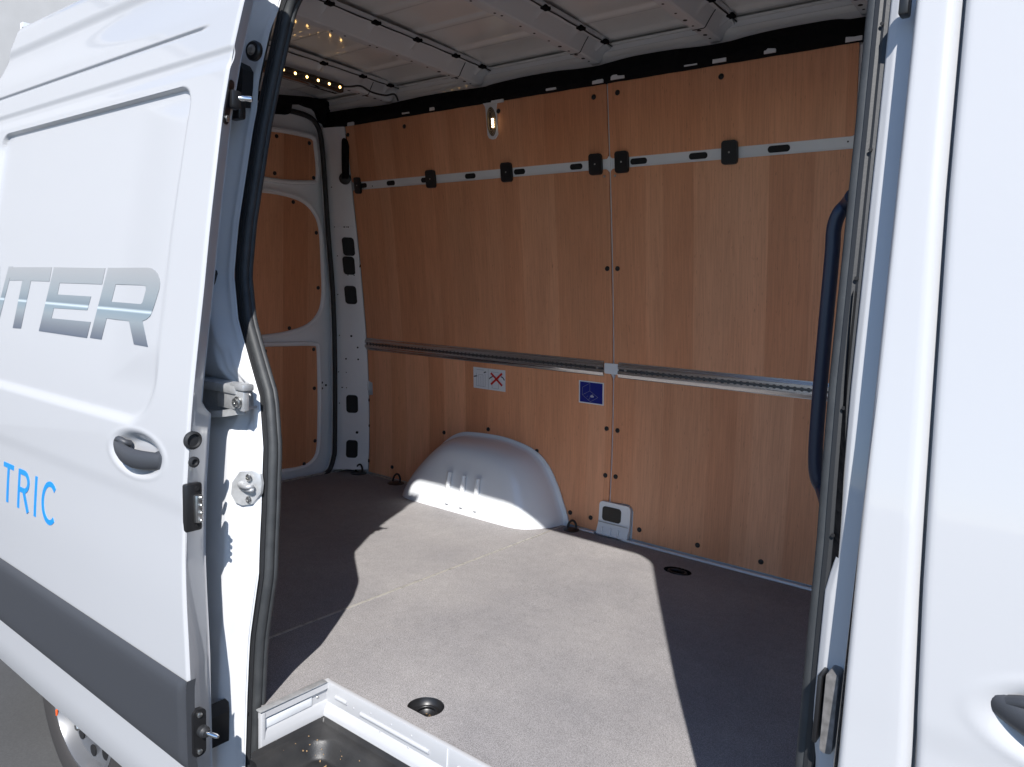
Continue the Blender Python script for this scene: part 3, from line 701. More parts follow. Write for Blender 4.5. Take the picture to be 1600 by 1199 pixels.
# tie-down cup near the step
g = new(); lathe(g, [(.0464, -.0012), (.0455, -.004), (.043, -.016), (.034, -.022), (.030, -.026), (.026, -.036), (.012, -.040), (.002, -.040)], (cupc[0], cupc[1], .0006), (0, 0, 1), 36, cap=False)
cu = obj('tie_down_cup', g, M['plastic'], angle=50)
g = new(); lathe(g, [(.016, -.040), (.016, -.030), (.012, -.026), (.004, -.025)], (cupc[0], cupc[1], 0), (0, 0, 1), 24); obj('cup_bolt', g, M['steel'] if False else M['plastic'], parent=cu, angle=50)
g = new(); tube(g, [Vector((cupc[0]+.030*math.cos(a), cupc[1]+.030*math.sin(a), -.020+.004*math.sin(a))) for a in [2*math.pi*k/28 for k in range(28)]], .0042, 8, (0, 0, 1), True); obj('ring', g, M['plastic'], parent=cu, angle=80)
g = new()
for k in range(70):
    a = random.uniform(0, 6.28); r = random.uniform(.006, .036); s = random.uniform(.0006, .0016)
    box(g, (cupc[0]+r*math.cos(a), cupc[1]+r*math.sin(a), -.021 if r > .03 else -.036+.010*(r < .014)), (s, s*1.5, s))
dd = obj('dust_grains', g, M['crumb'], parent=cu, smooth=False); dd['kind'] = 'stuff'
# recess further back
g = new(); lathe(g, [(1.04, .0006), (1.0, 0), (.92, -.010), (.5, -.014), (.02, -.015)], (0, 0, 0), (0, 0, 1), 24, cap=False)
for v in g.verts: v.co = Vector((-1.19+v.co.x*.055*math.cos(.2)-v.co.y*.040*math.sin(0), 2.635+v.co.y*.040+v.co.x*.055*math.sin(.0), v.co.z))
rc = obj('tie_down_cup', g, M['softblack'], angle=50)
g = new(); tube(g, [Vector((-1.19+.036*math.cos(a), 2.635+.022*math.sin(a), -.004)) for a in [2*math.pi*k/24 for k in range(24)]], .005, 8, (0, 0, 1), True); obj('ring', g, M['plastic'], parent=rc, angle=80)
# lashing rings along the wall
for (px, py) in ((567, 738), (627, 753), (897, 826)):
    q = at(px, py, 'z', .002); q.y = min(q.y, 2.772); sc_ = .9 if px > 800 else 1.15
    g = new(); lathe(g, [(.040*sc_, 0), (.040*sc_, .003), (.032*sc_, .006), (.012, .007)], (q.x, q.y, 0.0), (0, 0, 1), 24); lr = obj('lashing_ring', g, M['plastic'], angle=40)
    g = new(); tube(g, [Vector((q.x+.024*sc_*math.cos(a), q.y+.004+.006*math.sin(a), .010+.032*sc_*max(0, math.sin(a))*1.1)) for a in lin(-.25, math.pi+.25, 18)], .0055, 8, (0, 1, 0)); obj('ring', g, M['plastic'], parent=lr, angle=80)

# ================================================================== STEP WELL
ZT = -.088
g = new()
# inner riser, along the van
def riser(x, k):
    prof = [(.0, -.018), (-.0, .0035), (-.004, .0045), (-.010, .003), (-.012, -.004), (-.011, -.040), (-.010, -.052), (-.022, -.066), (-.026, -.074), (-.027, -.16)]
    dy, z = prof[k]
    # long pressed beads
    if k in (5, 6) and (-1.40 < x < -1.12 or -1.05 < x < -.7): pass
    return Vector((x, SY1+.004+dy, z))
grid(g, lin(SX0, -.10, 30), list(range(10)), riser)
riser_o = obj('step_riser', g, M['paint'], angle=45, recalc=False)
for (x0, x1, z0) in ((-1.470, -1.425, -.026), (-1.372, -1.130, -.034), (-1.040, -.60, -.034)):
    g = new(); tube(g, [Vector((x, SY1-.0075, z0)) for x in lin(x0, x1, 8)], .0055, 10, (0, 0, 1)); obj('pressed_bead', g, M['paint'], parent=riser_o, angle=80)
g = new(); box(g, (-1.072, SY1-.0085, -.026), (.0015, .002, .05)); obj('weld_line', g, M['inner'], parent=riser_o)
for (x, z) in ((-1.335, -.018), (-1.26, -.018), (-1.19, -.018), (-1.20, -.052), (-1.30, -.052), (-1.40, -.030)):
    g = new(); lathe(g, [(.003, 0), (.0022, .0012), (.001, .0015)], (x, SY1-.0075, z), (0, -1, 0), 8); obj('weld_spot', g, M['paint'], parent=riser_o)
# rear riser, across
g = new()
def riser2(y, k):
    prof = [(-.004, -.018), (-.004, .004), (.003, .005), (.011, .000), (.013, -.014), (.006, -.018), (.006, -.046), (.012, -.052), (.016, -.085), (.018, -.16)]
    dx, z = prof[k]; return Vector((SX0+dx, y, z))
grid(g, lin(1.0, SY1+.004, 12), list(range(10)), riser2); rr_ = obj('step_riser', g, M['paint'], angle=45, recalc=False)
g = new(); box(g, (SX0+.004, 1.095, .0055), (.020, .20, .004), .0015); obj('edge_strip', g, M['zinc'], parent=rr_)
g = new(); box(g, (SX0+.0075, 1.075, -.032), (.003, .15, .024), .001); obj('recess_panel', g, M['inner'], parent=rr_)
g = new(); lathe(g, [(.004, 0), (.003, .002)], (SX0+.006, 1.17, -.030), (1, 0, 0), 10); obj('bolt', g, M['steel'], parent=rr_)
g = new(); box(g, (SX0+.006, 1.004, -.09), (.016, .012, .18), .003); obj('corner_post', g, M['paint'])
# black plastic tray
g = new()
def tray(a, b):
    # a across x (0 rear .. 1 front), b across y (0 outer .. 1 inner)
    x = SX0+.012+a*1.24; y = .965+b*(SY1-.018-.965)
    ex, ey = x-(SX0+.012), (SY1-.018)-y; rr = .095
    e0 = min(ex, ey); e = rr-math.hypot(max(rr-ex, 0), max(rr-ey, 0)) if min(ex, ey) < rr else e0
    z = ZT+.006*sst(.0, .005, e0) - .012*sst(.007, .014, e0) - .014*sst(.014, .045, e0) - .040*sst(.030, .062, e+(e0-e)*.0)
    e_in = min(x-(SX0+.012)-.03, (SY1-.018)-y-.02, 9)
    return Vector((x, y, z))
grid(g, [k*k*.0 + t for k, t in enumerate(lin(0, .14, 60))]+lin(.145, 1, 60), lin(0, 1, 70), tray)
TR = obj('step_tray', g, M['tray'], angle=60, recalc=False)
g = new(); box(g, (SX0+.02, 1.03, -.13), (.03, .12, .05), .004); obj('tray_clip', g, M['plastic'], parent=TR)
g = new()
for k in range(110):
    x = random.uniform(SX0+.04, -1.05); y = random.uniform(1.0, SY1-.05)
    if k < 26: x = random.gauss(-1.40, .05); y = random.gauss(1.09, .025)
    if not (x > SX0+.03 and 1.0 < y < SY1-.03): continue
    s = random.uniform(.0006, .0022)*(1.9 if k < 14 else 1); z = tray((x-SX0-.012)/1.24, (y-.965)/(SY1-.018-.965)).z+s*.4
    box(g, (x, y, z), (s*1.6, s, s*.8), rot=Matrix.Rotation(random.uniform(0, 3), 3, 'Z'))
wc = obj('wood_crumbs', g, M['crumb'], parent=None, smooth=False); wc['kind'] = 'stuff'; wc['label'] = 'pale wood crumbs scattered over the black entry step'; wc['category'] = 'wood crumbs'

# ================================================================== FAR WALL
g = new(); grid(g, lin(-3.40, -.10, 4), lin(-.02, 2.02, 40), lambda x, z: Vector((x, WALL+.012-lean(z), z)))
obj('side_wall', g, M['inner'], recalc=False)
XJ = -1.6215; XL = -3.207; XR = -.690
scr_b = new(); lathe(scr_b, [(.0105, 0), (.0105, .002), (.0085, .0045), (.004, .0055), (.0015, .0045)], (0, 0, 0), (0, -1, 0), 16); scr_me = local_mesh('screw', scr_b, M['plastic'], angle=60)
scr_b = new(); lathe(scr_b, [(.0075, 0), (.0075, .0015), (.0055, .003), (.001, .0035)], (0, 0, 0), (0, -1, 0), 12); scr_sm = local_mesh('screw', scr_b, M['plastic'], angle=60)
def panel(x0, x1, z0, z1, r, k, screws=(), holes=(), pts=None, t=.009, extra=()):
    g = new(); plate(g, [pts or rrect(x0, x1, z0, z1, r)], wallmap(0), t, [c for c in CUTZ if z0 < c < z1])
    o = obj('plywood_panel', g, [M['ply'][k % 3]], angle=30)
    for (px, py) in screws:
        q = at_wall(px, py); mesh_at('screw', scr_me, o, (q.x, q.y-.0005, q.z))
    return o
panel(XL, XJ-.005, 1.606, 1.893, .012, 0, [(632, 198), (779, 174), (928, 152), (544, 211)])
panel(XJ+.005, XR, 1.606, 1.893, .012, 1, [(965, 145), (1127, 120)])
# main sheets and lower sheets, the lashing rail covers the joint
panel(XL, XJ-.005, .742, 1.566, (.015, .01, 0, .03), 2, [(562, 416), (949, 420)])
panel(XJ+.005, .0-.12, .742, 1.566, (.01, .015, .03, 0), 0, [(965, 420)])
lowl = rrect(XL, XJ-.005, .005, .738, (.025, 0, 0, 0))
lowl = [(XL, .738), (XL, .53), (XL+.03, .525), (XL+.03, .455), (XL, .45), (XL, .006), (-1.668, .006), (-1.668, .135), (-1.655, .148), (XJ-.005, .150), (XJ-.005, .70), (XJ-.015, .72), (XJ-.03, .738)]
panel(XL, XJ-.005, .005, .738, 0, 1, [(576, 625), (576, 665), (576, 720), (613, 730), (694, 676), (763, 671), (839, 705), (891, 801), (923, 809), (946, 743), (948, 670)], pts=lowl)
lowr = [(XJ+.03, .738), (XJ+.015, .72), (XJ+.005, .70), (XJ+.005, .152), (-1.53, .158), (-1.51, .150), (-1.500, .13), (-1.498, .012), (-.12, .012), (-.12, .738)]
panel(XJ+.005, -.12, .005, .738, 0, 2, [(965, 673), (962, 745), (999, 828), (1090, 852), (1189, 878)], pts=lowr)
for (px, py) in ((944.5, 276), (961, 275)):
    g = new(); q = at_wall(px, py, .002); lathe(g, [(.005, 0), (.005, .002), (.003, .004)], q, (0, -1, 0), 10); obj('rivet', g, M['seam'])
# white tab at the rear left edge
g = new(); q = at_wall(573, 602, .004); box(g, (q.x-.01, q.y+.002, q.z), (.055, .012, .055), .003); obj('cable_tab', g, M['inner'])

# upper rail
g = new(); plate(g, [rrect(XL+.01, XJ-.012, 1.563, 1.609, .004)], wallmap(-.005), .004, (), ()); 
plate(g, [rrect(XJ+.012, XR, 1.563, 1.609, .004)], wallmap(-.005), .004)
plate(g, [rrect(XJ-.012, XJ+.012, 1.556, 1.616, .004)], wallmap(-.003), .004)
UR = obj('upper_rail', g, M['inner'], smooth=False)
for (px, py, wd) in ((566, 291, .075), (611, 288, .06), (664, 284, .05), (735, 276, .065), (812, 270, .062), (900.5, 263.5, .062), (998, 252, .074), (1091, 244, .074), (1217, 232, .078)):
    q = at_wall(px, py, -.005); g = new(); plate(g, [rrect(q.x-wd/2, q.x+wd/2, 1.587-.0115, 1.587+.0115, .011)], wallmap(-.0035), .001); obj('rail_slot', g, M['hole'], parent=UR)
for (px, py) in ((559, 292), (673, 281), (791.5, 271.5), (930.5, 258.5), (971.5, 253.5), (1140, 237.5)):
    q = at_wall(px, py, .006); wd = .060 if px > 560 else .045
    g = new(); plate(g, [rrect(q.x-wd/2, q.x+wd/2, 1.587-.041, 1.587+.041, .012)], wallmap(.012), .014)
    bmesh.ops.bevel(g, geom=[e for e in g.edges if len(e.link_faces) == 2 and e.calc_face_angle(0) > 1], offset=.003, segments=2, affect='EDGES')
    cl = obj('rail_clip', g, M['plastic'], parent='van', angle=45)
    g = new(); lathe(g, [(.0035, 0), (.0035, .001), (.002, .002)], (q.x, WALL-.012-lean(1.587), 1.587), (0, -1, 0), 10); obj('clip_screw', g, M['steel'], parent=cl)
for (px, py) in ((582, 291), (1325, 221.5)):
    q = at_wall(px, py, -.004); g = new(); lathe(g, [(.003, 0), (.003, .001)], q, (0, -1, 0), 8); obj('rail_hole', g, M['hole'], parent=UR)

# vertical joint strip (white wall shows between the sheets; a thin bead)
g = new(); sweep(g, [Vector((XJ, WALL+.004-lean(z), z)) for z in lin(.14, 1.90, 40)], [(-.004, -.004), (-.002, -.005), (.002, -.005), (.006, .005), (.006, -.005)], (0, 1, 0)); obj('joint_strip', g, M['inner'])
g = new(); plate(g, [rrect(XJ-.042, XJ+.035, .722, .768, .006)], wallmap(.004), .008); obj('rail_bridge', g, M['inner'], angle=20)

# lashing rail with its row of anchor holes
def lashing(x0, x1, n0, seed):
    tilt = lambda v: .012*(v-.742)/.034
    rm = lambda off: (lambda u, v, d: Vector((u, WALL-lean(.742)-(lean(v)-lean(.742))*.6-off+d, v)))
    g = new()
    plate(g, [[(x0, .7085), (x1, .7085), (x1, .7755), (x0, .7755)]], rm(.002), .003, (.73, .755))
    R_ = obj('lashing_rail', g, M['alu'], smooth=False)
    g = new(); box(g, ((x0+x1)/2, WALL-lean(.742)-.0035, .743), (x1-x0-.004, .002, .020)); obj('rail_channel', g, M['channel'] , parent=R_)
    pitch = .0252; hs = []
    xx = n0
    while x0+.03 < xx < x1-.03: hs.append(xx); xx += pitch*(1 if n0 < (x0+x1)/2 else -1)
    hs.sort()
    xs = [x0]
    def lip(sign):
        pts = []; zc = .743; r = .0084; half = .0046
        a = math.acos(half/r)
        pts.append((x0, zc+sign*half))
        for h in hs:
            for k in range(7):
                th = math.pi-(math.pi/2-a) - k*(math.pi-2*(math.pi/2-a))/6
                pts.append((h+r*math.cos(th), zc+sign*r*math.sin(th)))
        pts.append((x1, zc+sign*half)); z1 = .7755 if sign > 0 else .7085
        zr = zc+sign*.0175
        g = new(); plate(g, [pts+[(x1, zr), (x0, zr)]], rm(.0105), .0045)
        plate(g, [[(x0, zr), (x1, zr), (x1, z1-sign*.003), (x0, z1-sign*.003)]], lambda u, v, d: rm(.0105-.0065*abs(v-zr)/.015)(u, v, d), .003)
        obj('rail_lip', g, M['alu'], parent=R_, smooth=False)
    lip(1); lip(-1)
    # single stud holes at the ends
    return R_
lashing(-3.238, -1.667, -1.758, 1); lashing(-1.594, -.14, -1.505, 2)
for x in (-1.700, -1.560, -3.19):
    g = new(); lathe(g, [(.006, 0), (.006, .002), (.003, .003)], (x, WALL-lean(.743)-.0035, .743), (0, -1, 0), 14); obj('rail_bolt', g, M['steel'])

# stickers
def sticker(x0, x1, z0, z1, m):
    g = new(); plate(g, [[(x0, z0), (x1, z0), (x1, z1), (x0, z1)]], wallmap(.0012), .001, [(z0+z1)/2]); return obj('sticker', g, m, smooth=False)
def strokes(par, lines, wdt, m, off, name='print'):
    g = new()
    for k, (xa, za, xb, zb) in enumerate(lines):
        d = Vector((xb-xa, zb-za)); nn = Vector((-d.y, d.x)).normalized()*wdt/2
        plate(g, [[(xa+nn.x, za+nn.y), (xb+nn.x, zb+nn.y), (xb-nn.x, zb-nn.y), (xa-nn.x, za-nn.y)]], wallmap(off+.0001*k), .0004)
    return obj(name, g, m, parent=par, smooth=False)
s1 = sticker(-2.421, -2.218, .578, .683, M['sticker'])
s1['label'] = 'white warning sticker with a red cross'
ln = []
cx, cz = -2.372, .630
ln = [(cx-.026, .672, cx+.020, .672), (cx-.014, .588, cx-.014, .648), (cx+.014, .588, cx+.014, .648), (cx-.014, .648, cx+.014, .648), (cx-.028, .590, cx-.028, .655), (cx+.028, .590, cx+.028, .655), (cx, .590, cx, .640), (cx-.028, .590, cx+.028, .590)]
ln += [(cx+.092+a, b, cx+.092+c, d) for a, b, c, d in ((-.02, .588, .02, .588), (-.02, .588, -.02, .64), (.02, .588, .02, .64), (-.024, .668, .024, .668))]
ln += [(-2.323, .580, -2.323, .681)]
strokes(s1, ln, .0014, M['ink'], .0018)
strokes(s1, [(-2.418, .635, -2.396, .640), (-2.352, .660, -2.338, .664), (-2.318, .632, -2.308, .640), (-2.308, .640, -2.296, .646), (-2.242, .650, -2.230, .645), (-2.230, .645, -2.222, .634)], .0055, M['inkdark'], .0022)
strokes(s1, [(-2.306, .606, -2.236, .666), (-2.306, .662, -2.236, .606)], .0105, M['red'], .0036, 'red_cross')
s2 = sticker(-1.796, -1.667, .578, .679, M['white_print']); s2['label'] = 'blue sticker with a white line drawing and white border'
g = new(); plate(g, [[(-1.790, .583), (-1.673, .583), (-1.673, .674), (-1.790, .674)]], wallmap(.0020), .0008); obj('blue_field', g, M['blue'], parent=s2, smooth=False)
P_ = lambda x, y: (-1.796+.129*(x-1240)/255, .679-.101*(y-(230+33*(x-1240)/255))/235)
dr = [((1355,265),(1355,345)), ((1355,265),(1278,305)), ((1278,305),(1278,385)), ((1355,345),(1278,385)), ((1355,345),(1438,415)), ((1438,415),(1362,458)), ((1278,385),(1362,458)), ((1300,368),(1312,378)), ((1325,405),(1335,395)), ((1345,440),(1358,412))]
strokes(s2, [(*P_(*a), *P_(*b)) for a, b in dr], .0011, M['ink'], .0025)
strokes(s2, [(*P_(*a), *P_(*b)) for a, b in (((1368,392),(1390,388)), ((1360,400),(1398,402)), ((1366,408),(1396,410)))], .0022, M['white_print'], .0040)

# side lamp on the upper sheet
g = new()
plate(g, [[(-2.275, 1.898), (-2.262, 1.889), (-2.250, 1.875), (-2.246, 1.86), (-2.246, 1.752), (-2.238, 1.738), (-2.22, 1.732), (-2.202, 1.734), (-2.186, 1.75), (-2.184, 1.86), (-2.178, 1.885), (-2.165, 1.895), (-2.15, 1.9), (-2.15, 1.905), (-2.275, 1.905)]], wallmap(.004), .006, [1.75, 1.8, 1.85])
LMP = obj('cargo_lamp', g, M['inner'])
g = new()
for k, (a, b) in enumerate(((.026, .061), (.022, .055), (.016, .046), (.010, .036))):
    plate(g, [oval(-2.215, 1.806, a, b, 28)], wallmap(.006+.002*k), .002, [1.78, 1.83])
obj('lamp_lens', g, M['lens'], parent=LMP, angle=20)
g = new()
for k in range(4):
    plate(g, [rrect(-2.207, -2.196, 1.778+.010*k, 1.7855+.010*k, .002)], wallmap(.0165), .002)
obj('lamp_bulb', g, M['lampbulb'], parent=LMP, smooth=False)
for k, (a, b) in enumerate(((.0235, .058), (.0185, .050), (.0135, .041))):
    g = new(); tube(g, [Vector((u, WALL-lean(v)-.009-.002*k, v)) for u, v in oval(-2.215, 1.806, a, b, 32)], .0011, 6, (0, 1, 0), True); obj('lens_ring', g, M['lensring'], parent=LMP, angle=80)

# wheel arch cover
g = new()
cxw = -2.335
def arch_half(z):   # half length of the bay at height z
    k = min(1, max(0, z/.345)); return .50*(1-k**2.6)**.5
depth0 = .218
outer = [(-2.838, -.004), (-2.812, .05), (-2.752, .138), (-2.66, .235), (-2.575, .303), (-2.50, .338), (-2.42, .350), (-2.30, .356), (-2.20, .353), (-2.10, .338), (-2.02, .312), (-1.955, .262), (-1.90, .182), (-1.86, .10), (-1.832, .04), (-1.824, -.004)]
out_s = smooth_path([Vector((a, 0, b)) for a, b in outer], 4)
def arch_pt(i, k):
    p = out_s[i]; c = Vector((-2.31, 0, .0))
    lv = [(1.0, 0.002), (1.0, .008), (.965, .012), (.950, .016), (.945, .05), (.935, .10), (.915, .15), (.885, .185), (.84, .208), (.78, .222), (.70, .229), (.5, .232), (.25, .232), (0.0, .232)]
    s, d = lv[k]
    x = c.x+(p.x-c.x)*s; z = p.z*s
    sh = sst(.0, .30, z)                    # top leans back to the wall
    x0 = x
    ins = d*(1-.16*sh)
    # sides pull in towards the inner face
    x = c.x+(x-c.x)*(1-.10*sst(.05, .23, d))
    y = WALL-lean(z)-ins
    return Vector((x, y, max(z, -.004)))
NK = 14
rows = [[g.verts.new(arch_pt(i, k)) for k in range(NK)] for i in range(len(out_s))]
for i in range(len(out_s)-1):
    for k in range(NK-1):
        try: g.faces.new((rows[i][k], rows[i+1][k], rows[i+1][k+1], rows[i][k+1]))
        except ValueError: pass
bmesh.ops.remove_doubles(g, verts=g.verts, dist=.0004)
WA = obj('wheel_arch', g, M['arch'], angle=70)
for px in (697, 719, 741):
    g = new(); b = at(px, 793+(px-697)*.28, 'y', WALL-.236)
    x0 = b.x
    tube(g, [Vector((x0+.012*(0), WALL-.2285-lean(z)+.030*sst(.15, .26, z), z)) for z in lin(.035, .185, 12)], .0125, 10, (0, 1, 0)); obj('pressed_bead', g, M['arch'], parent=WA, angle=80)
for (px, py) in ((733, 685), (787, 695)):
    q = at(px, py, 'y', WALL-.03); g = new(); lathe(g, [(.006, -.004), (.006, .003), (.003, .005)], q, (0, -.6, .8), 10); obj('arch_rivet', g, M['inner'], parent=WA)

# bracket at the foot of the joint
g = new()
plate(g, [rrect(-1.664, -1.508, .006, .152, (.018, .018, 0, 0))], lambda u, v, d: Vector((u, WALL-.010-.018*sst(.07, .0, v)+d, v)), .016, [.02, .04, .06, .075, .1], [-1.65, -1.62, -1.58, -1.54, -1.52])
bmesh.ops.bevel(g, geom=[e for e in g.edges if len(e.link_faces) == 2 and e.calc_face_angle(0) > 1.2], offset=.004, segments=2, affect='EDGES')
BR = obj('pillar_foot', g, M['inner'], angle=45)
g = new(); plate(g, [rrect(-1.645, -1.552, .068, .132, .014)], lambda u, v, d: Vector((u, WALL-.0135+d, v)), .006); obj('foot_plug', g, M['plastic'], parent=BR, angle=30)
g = new(); box(g, (-1.586, WALL-.0170, .060), (.150, .004, .0025), .0008); obj('weld_line', g, M['seam'], parent=BR)
for x in (-1.635, -1.593, -1.553):
    g = new(); tube(g, [Vector((x, WALL-.024-.008*sst(.05, .01, z), z)) for z in (.012, .022, .032, .042)], .004, 8, (0, 1, 0)); obj('pressed_bead', g, M['inner'], parent=BR, angle=80)

# ================================================================== REAR END
XF = -3.362                                     # rear frame plane
seal_px = [(405, 742), (425, 757), (505, 742), (515, 733), (521, 715), (523, 690), (523, 560), (520, 460), (513, 370), (507, 280), (503, 230), (497, 200), (480, 182), (440, 171), (405, 165)]
seal = [at(px, py, 'x', XF) for px, py in seal_px]
hole_near = [(v.y, v.z) for v in smooth_path(seal[2:14], 5)]
hole_near = [(1.35, -.006)]+hole_near+[(1.35, hole_near[-1][1]+.01)]
frame_outer = [(1.02, -.03), (2.83, -.03)]+[(WALL+.01-lean(z), z) for z in lin(.1, 2.06, 20)]+[(1.10+lean(z)-.02, z) for z in lin(2.06, .1, 12)]
g = new(); plate(g, [frame_outer, hole_near], plane_map('x', XF), .03); obj('rear_frame', g, M['inner'], smooth=False)
g = new(); tube(g, smooth_path([v+Vector((.006, -.004, 0)) for v in seal[2:]], 6), .0135, 10, (1, 0, 0)); obj('rear_door_seal', g, M['rubber'], angle=80)
# pillar: diagonal face from the rear opening to the wall sheet
vert = [v for v in smooth_path(seal[3:12], 6)]
g = new()
def pil(u, k):
    a = vert[k]; A = Vector((XF+.002, a.y+.014, a.z)); B = Vector((XL-.002, WALL-.004-lean(a.z), a.z))
    bend = .012*math.sin(math.pi*u)**.8
    return A.lerp(B, u)+Vector((bend*.7, -bend*.5, 0))
grid(g, lin(0, 1, 10), list(range(len(vert))), pil)
a0 = vert[-1]
PIL = obj('rear_pillar', g, M['inner'], angle=60, recalc=False)
def on_pillar(px, py):
    d = ray(px, py); best = None
    for k in range(len(vert)-1):
        for u in lin(.05, .95, 37):
            p = pil(u, k); q = CAM+d*((p-CAM).dot(d)/d.dot(d)); e = (q-p).length
            if best is None or e < best[0]: best = (e, p, u, k)
    return best[1]
pn = Vector((.126, -.155, 0)); pn = Vector((.62, -.78, 0)).normalized(); pt_ = Vector((0, 0, 1)).cross(pn)   # normal and tangent
for (px, py, h, wd) in ((545, 380, .098, .066), (546, 414, .098, .066), (548, 455, .100, .066), (550, 638, .102, .066), (550, 702, .102, .066)):
    q = on_pillar(px, py); g = new()
    tt = (Vector((XL, WALL-lean(q.z), q.z))-Vector((XF, vert[20].y, q.z))); 
    plate(g, [rrect(-wd/2, wd/2, -h/2, h/2, .018)], lambda u, v, d: q+pt_*u*-1+Vector((0, -(lean(q.z+v)-lean(q.z)), v))+pn*(.006-d), .012); obj('pillar_plug', g, M['hole'], parent=PIL, angle=30)
for (px, py, r) in ((541, 350, .003), (538, 362, .004), (544, 362, .004), (544, 431, .003), (553, 430, .003), (541, 561, .005), (559, 552, .005), (559, 568, .005), (549, 533, .006), (535, 594, .003), (541, 594, .003), (535, 607, .003), (541, 607, .003), (558, 673, .008), (522, 351, .003), (527, 401, .003), (528, 464, .003), (531, 521, .003), (530, 573, .003), (530, 630, .003), (519, 297, .003)):
    q = on_pillar(px, py); g = new(); lathe(g, [(r, -.003), (r, .0025), (r*.6, .003)], q, pn, 12); obj('pillar_hole', g, M['hole'], parent=PIL)
for zc_ in (.175, .66, 1.36):
    g = new(); k = min(range(len(vert)), key=lambda i: abs(vert[i].z-zc_))
    tube(g, [pil(u, k)+pn*.0005 for u in lin(.25, .98, 6)], .0016, 6, (0, 0, 1)); obj('panel_joint', g, M['inner'], parent=PIL)

# rear doors (inside)
XDOOR = -3.40
g = new(); plate(g, [[(1.2, -.05), (2.80, -.05), (2.70, 2.02), (1.2, 2.02)]], plane_map('x', XDOOR-.012), .03)
RD = obj('rear_door', g, M['inner'], smooth=False)
def door_sheet(pxs, k, screws):
    pts = [at(px, py, 'x', XDOOR) for px, py in pxs]
    ol = [(v.y, v.z) for v in smooth_path(pts, 4, True)]
    g = new(); plate(g, [ol], plane_map('x', XDOOR), .008); o = obj('plywood_panel', g, M['plydoor'], parent=RD, smooth=False)
    # raised white frame round the sheet
    P3 = [Vector((XDOOR-.002, u, v)) for u, v in ol]; cy_ = sum(p.y for p in P3)/len(P3); cz_ = sum(p.z for p in P3)/len(P3)
    g = new(); sweep(g, [p+(p-Vector((p.x, cy_, cz_))).normalized()*.012 for p in P3], [(.014, -.010), (.018, 0), (.012, .010), (-.012, .014), (-.012, -.012)], (1, 0, 0), closed=True); obj('sheet_frame', g, M['inner'], parent=RD, angle=60)
    for (px, py) in screws:
        q = at(px, py, 'x', XDOOR); mesh_at('screw', scr_me, RD, q+Vector((.0005, 0, 0)), (0, 0, R(90)))
def ext(pts, y0=1.95):   # close the outline on the hidden side of the door
    return pts
door_sheet([(345, 197), (405, 203), (470, 213), (487, 218), (490, 232), (493, 262), (492, 280), (484, 283), (440, 280), (400, 275), (345, 268)], 0, [(432, 213), (483, 224), (429, 271), (490, 278)])
door_sheet([(330, 296), (397, 300), (440, 306), (470, 316), (488, 333), (498, 360), (501, 420), (502, 460), (497, 486), (480, 506), (450, 517), (420, 522), (395, 524), (330, 520)], 1, [(458, 316), (494, 364), (497, 450), (452, 513)])
door_sheet([(340, 552), (400, 543), (450, 541.5), (488, 541), (495, 546), (496, 580), (496, 660), (495, 700), (487, 718), (470, 728), (430, 735), (340, 752)], 2, [(414, 549), (490, 546), (491, 607), (492, 689), (475, 725)])
for (px, py) in ((503, 598), (509, 602), (503, 607)):
    q = at(px, py, 'x', XDOOR-.010); g = new(); lathe(g, [(.006, 0), (.006, .003)], q, (1, 0, 0), 10); obj('door_hole', g, M['hole'], parent=RD)
# black soft header over the rear doors and down the corner
g = new()
hd = [at(px, py, 'x', -3.335) for px, py in ((418, 147), (420, 160), (419, 175), (424, 177), (449, 179), (453, 176), (455, 163), (470, 163), (480, 167), (490, 170), (494, 174), (500, 190), (510, 196), (522, 206), (526, 218), (530, 250), (532, 285), (545, 285), (542, 230), (540, 196), (546, 188), (560, 175), (545, 168), (520, 160), (480, 152))]
plate(g, [[(v.y, v.z) for v in [Vector((0, 1.4, 1.945)), Vector((0, 1.4, 1.985))]]+[(hd[k].y, hd[k].z) for k in ([0]+list(range(len(hd)-1, 0, -1)))]], plane_map('x', -3.325), .03)
HDR = obj('rear_header_trim', g, M['softblack'], smooth=False)
g = new(); q = on_pillar(540, 284); lathe(g, [(.032, 0), (.032, .010), (.026, .014)], q, pn, 24); obj('corner_grommet', g, M['plastic'])
g = new(); q0 = [on_pillar(540, y) for y in (278, 262, 245, 228)]+[at(541, 208, 'x', -3.25), at(548, 192, 'x', -3.22)]
sweep(g, smooth_path([p+pn*.006 for p in q0], 5), circ(.020, 10), (1, 0, 0)); obj('corner_hose', g, M['softblack'], angle=80)

# ================================================================== ROOF INSIDE
def zroof(x, y):
    z = 2.030+.022*(1-((y-YC)/.75)**2)
    cell = ((x+3.4) % .58)
    # pressed fields, lengthways bars between the ribs
    for yb in (1.50, 1.72, 1.94, 2.155, 2.385, 2.555):
        z -= .0075*math.exp(-((y-yb)/.019)**4)
    return z
RIBX = (-2.885, -2.305, -1.690, -1.190, -.688)
g = new(); ys = lin(1.27, 2.655, 200)
grid(g, lin(-3.37, -.1, 12), ys, lambda x, y: Vector((x, y, zroof(x, y))))
obj('roof_panel', g, M['roof'], angle=60, recalc=False)
# curved side rail of the roof
g = new()
def rail(x, k):
    prof = [(2.650, 2.026), (2.668, 2.020), (2.672, 2.004), (2.664, 2.000), (2.668, 1.985), (2.690, 1.965), (2.700, 1.93), (2.690, 1.88)]
    y, z = prof[k]; return Vector((x, y-.06, z))
grid(g, lin(-3.37, -.1, 6), list(range(8)), rail); obj('roof_rail', g, M['roof'], angle=40, recalc=False)
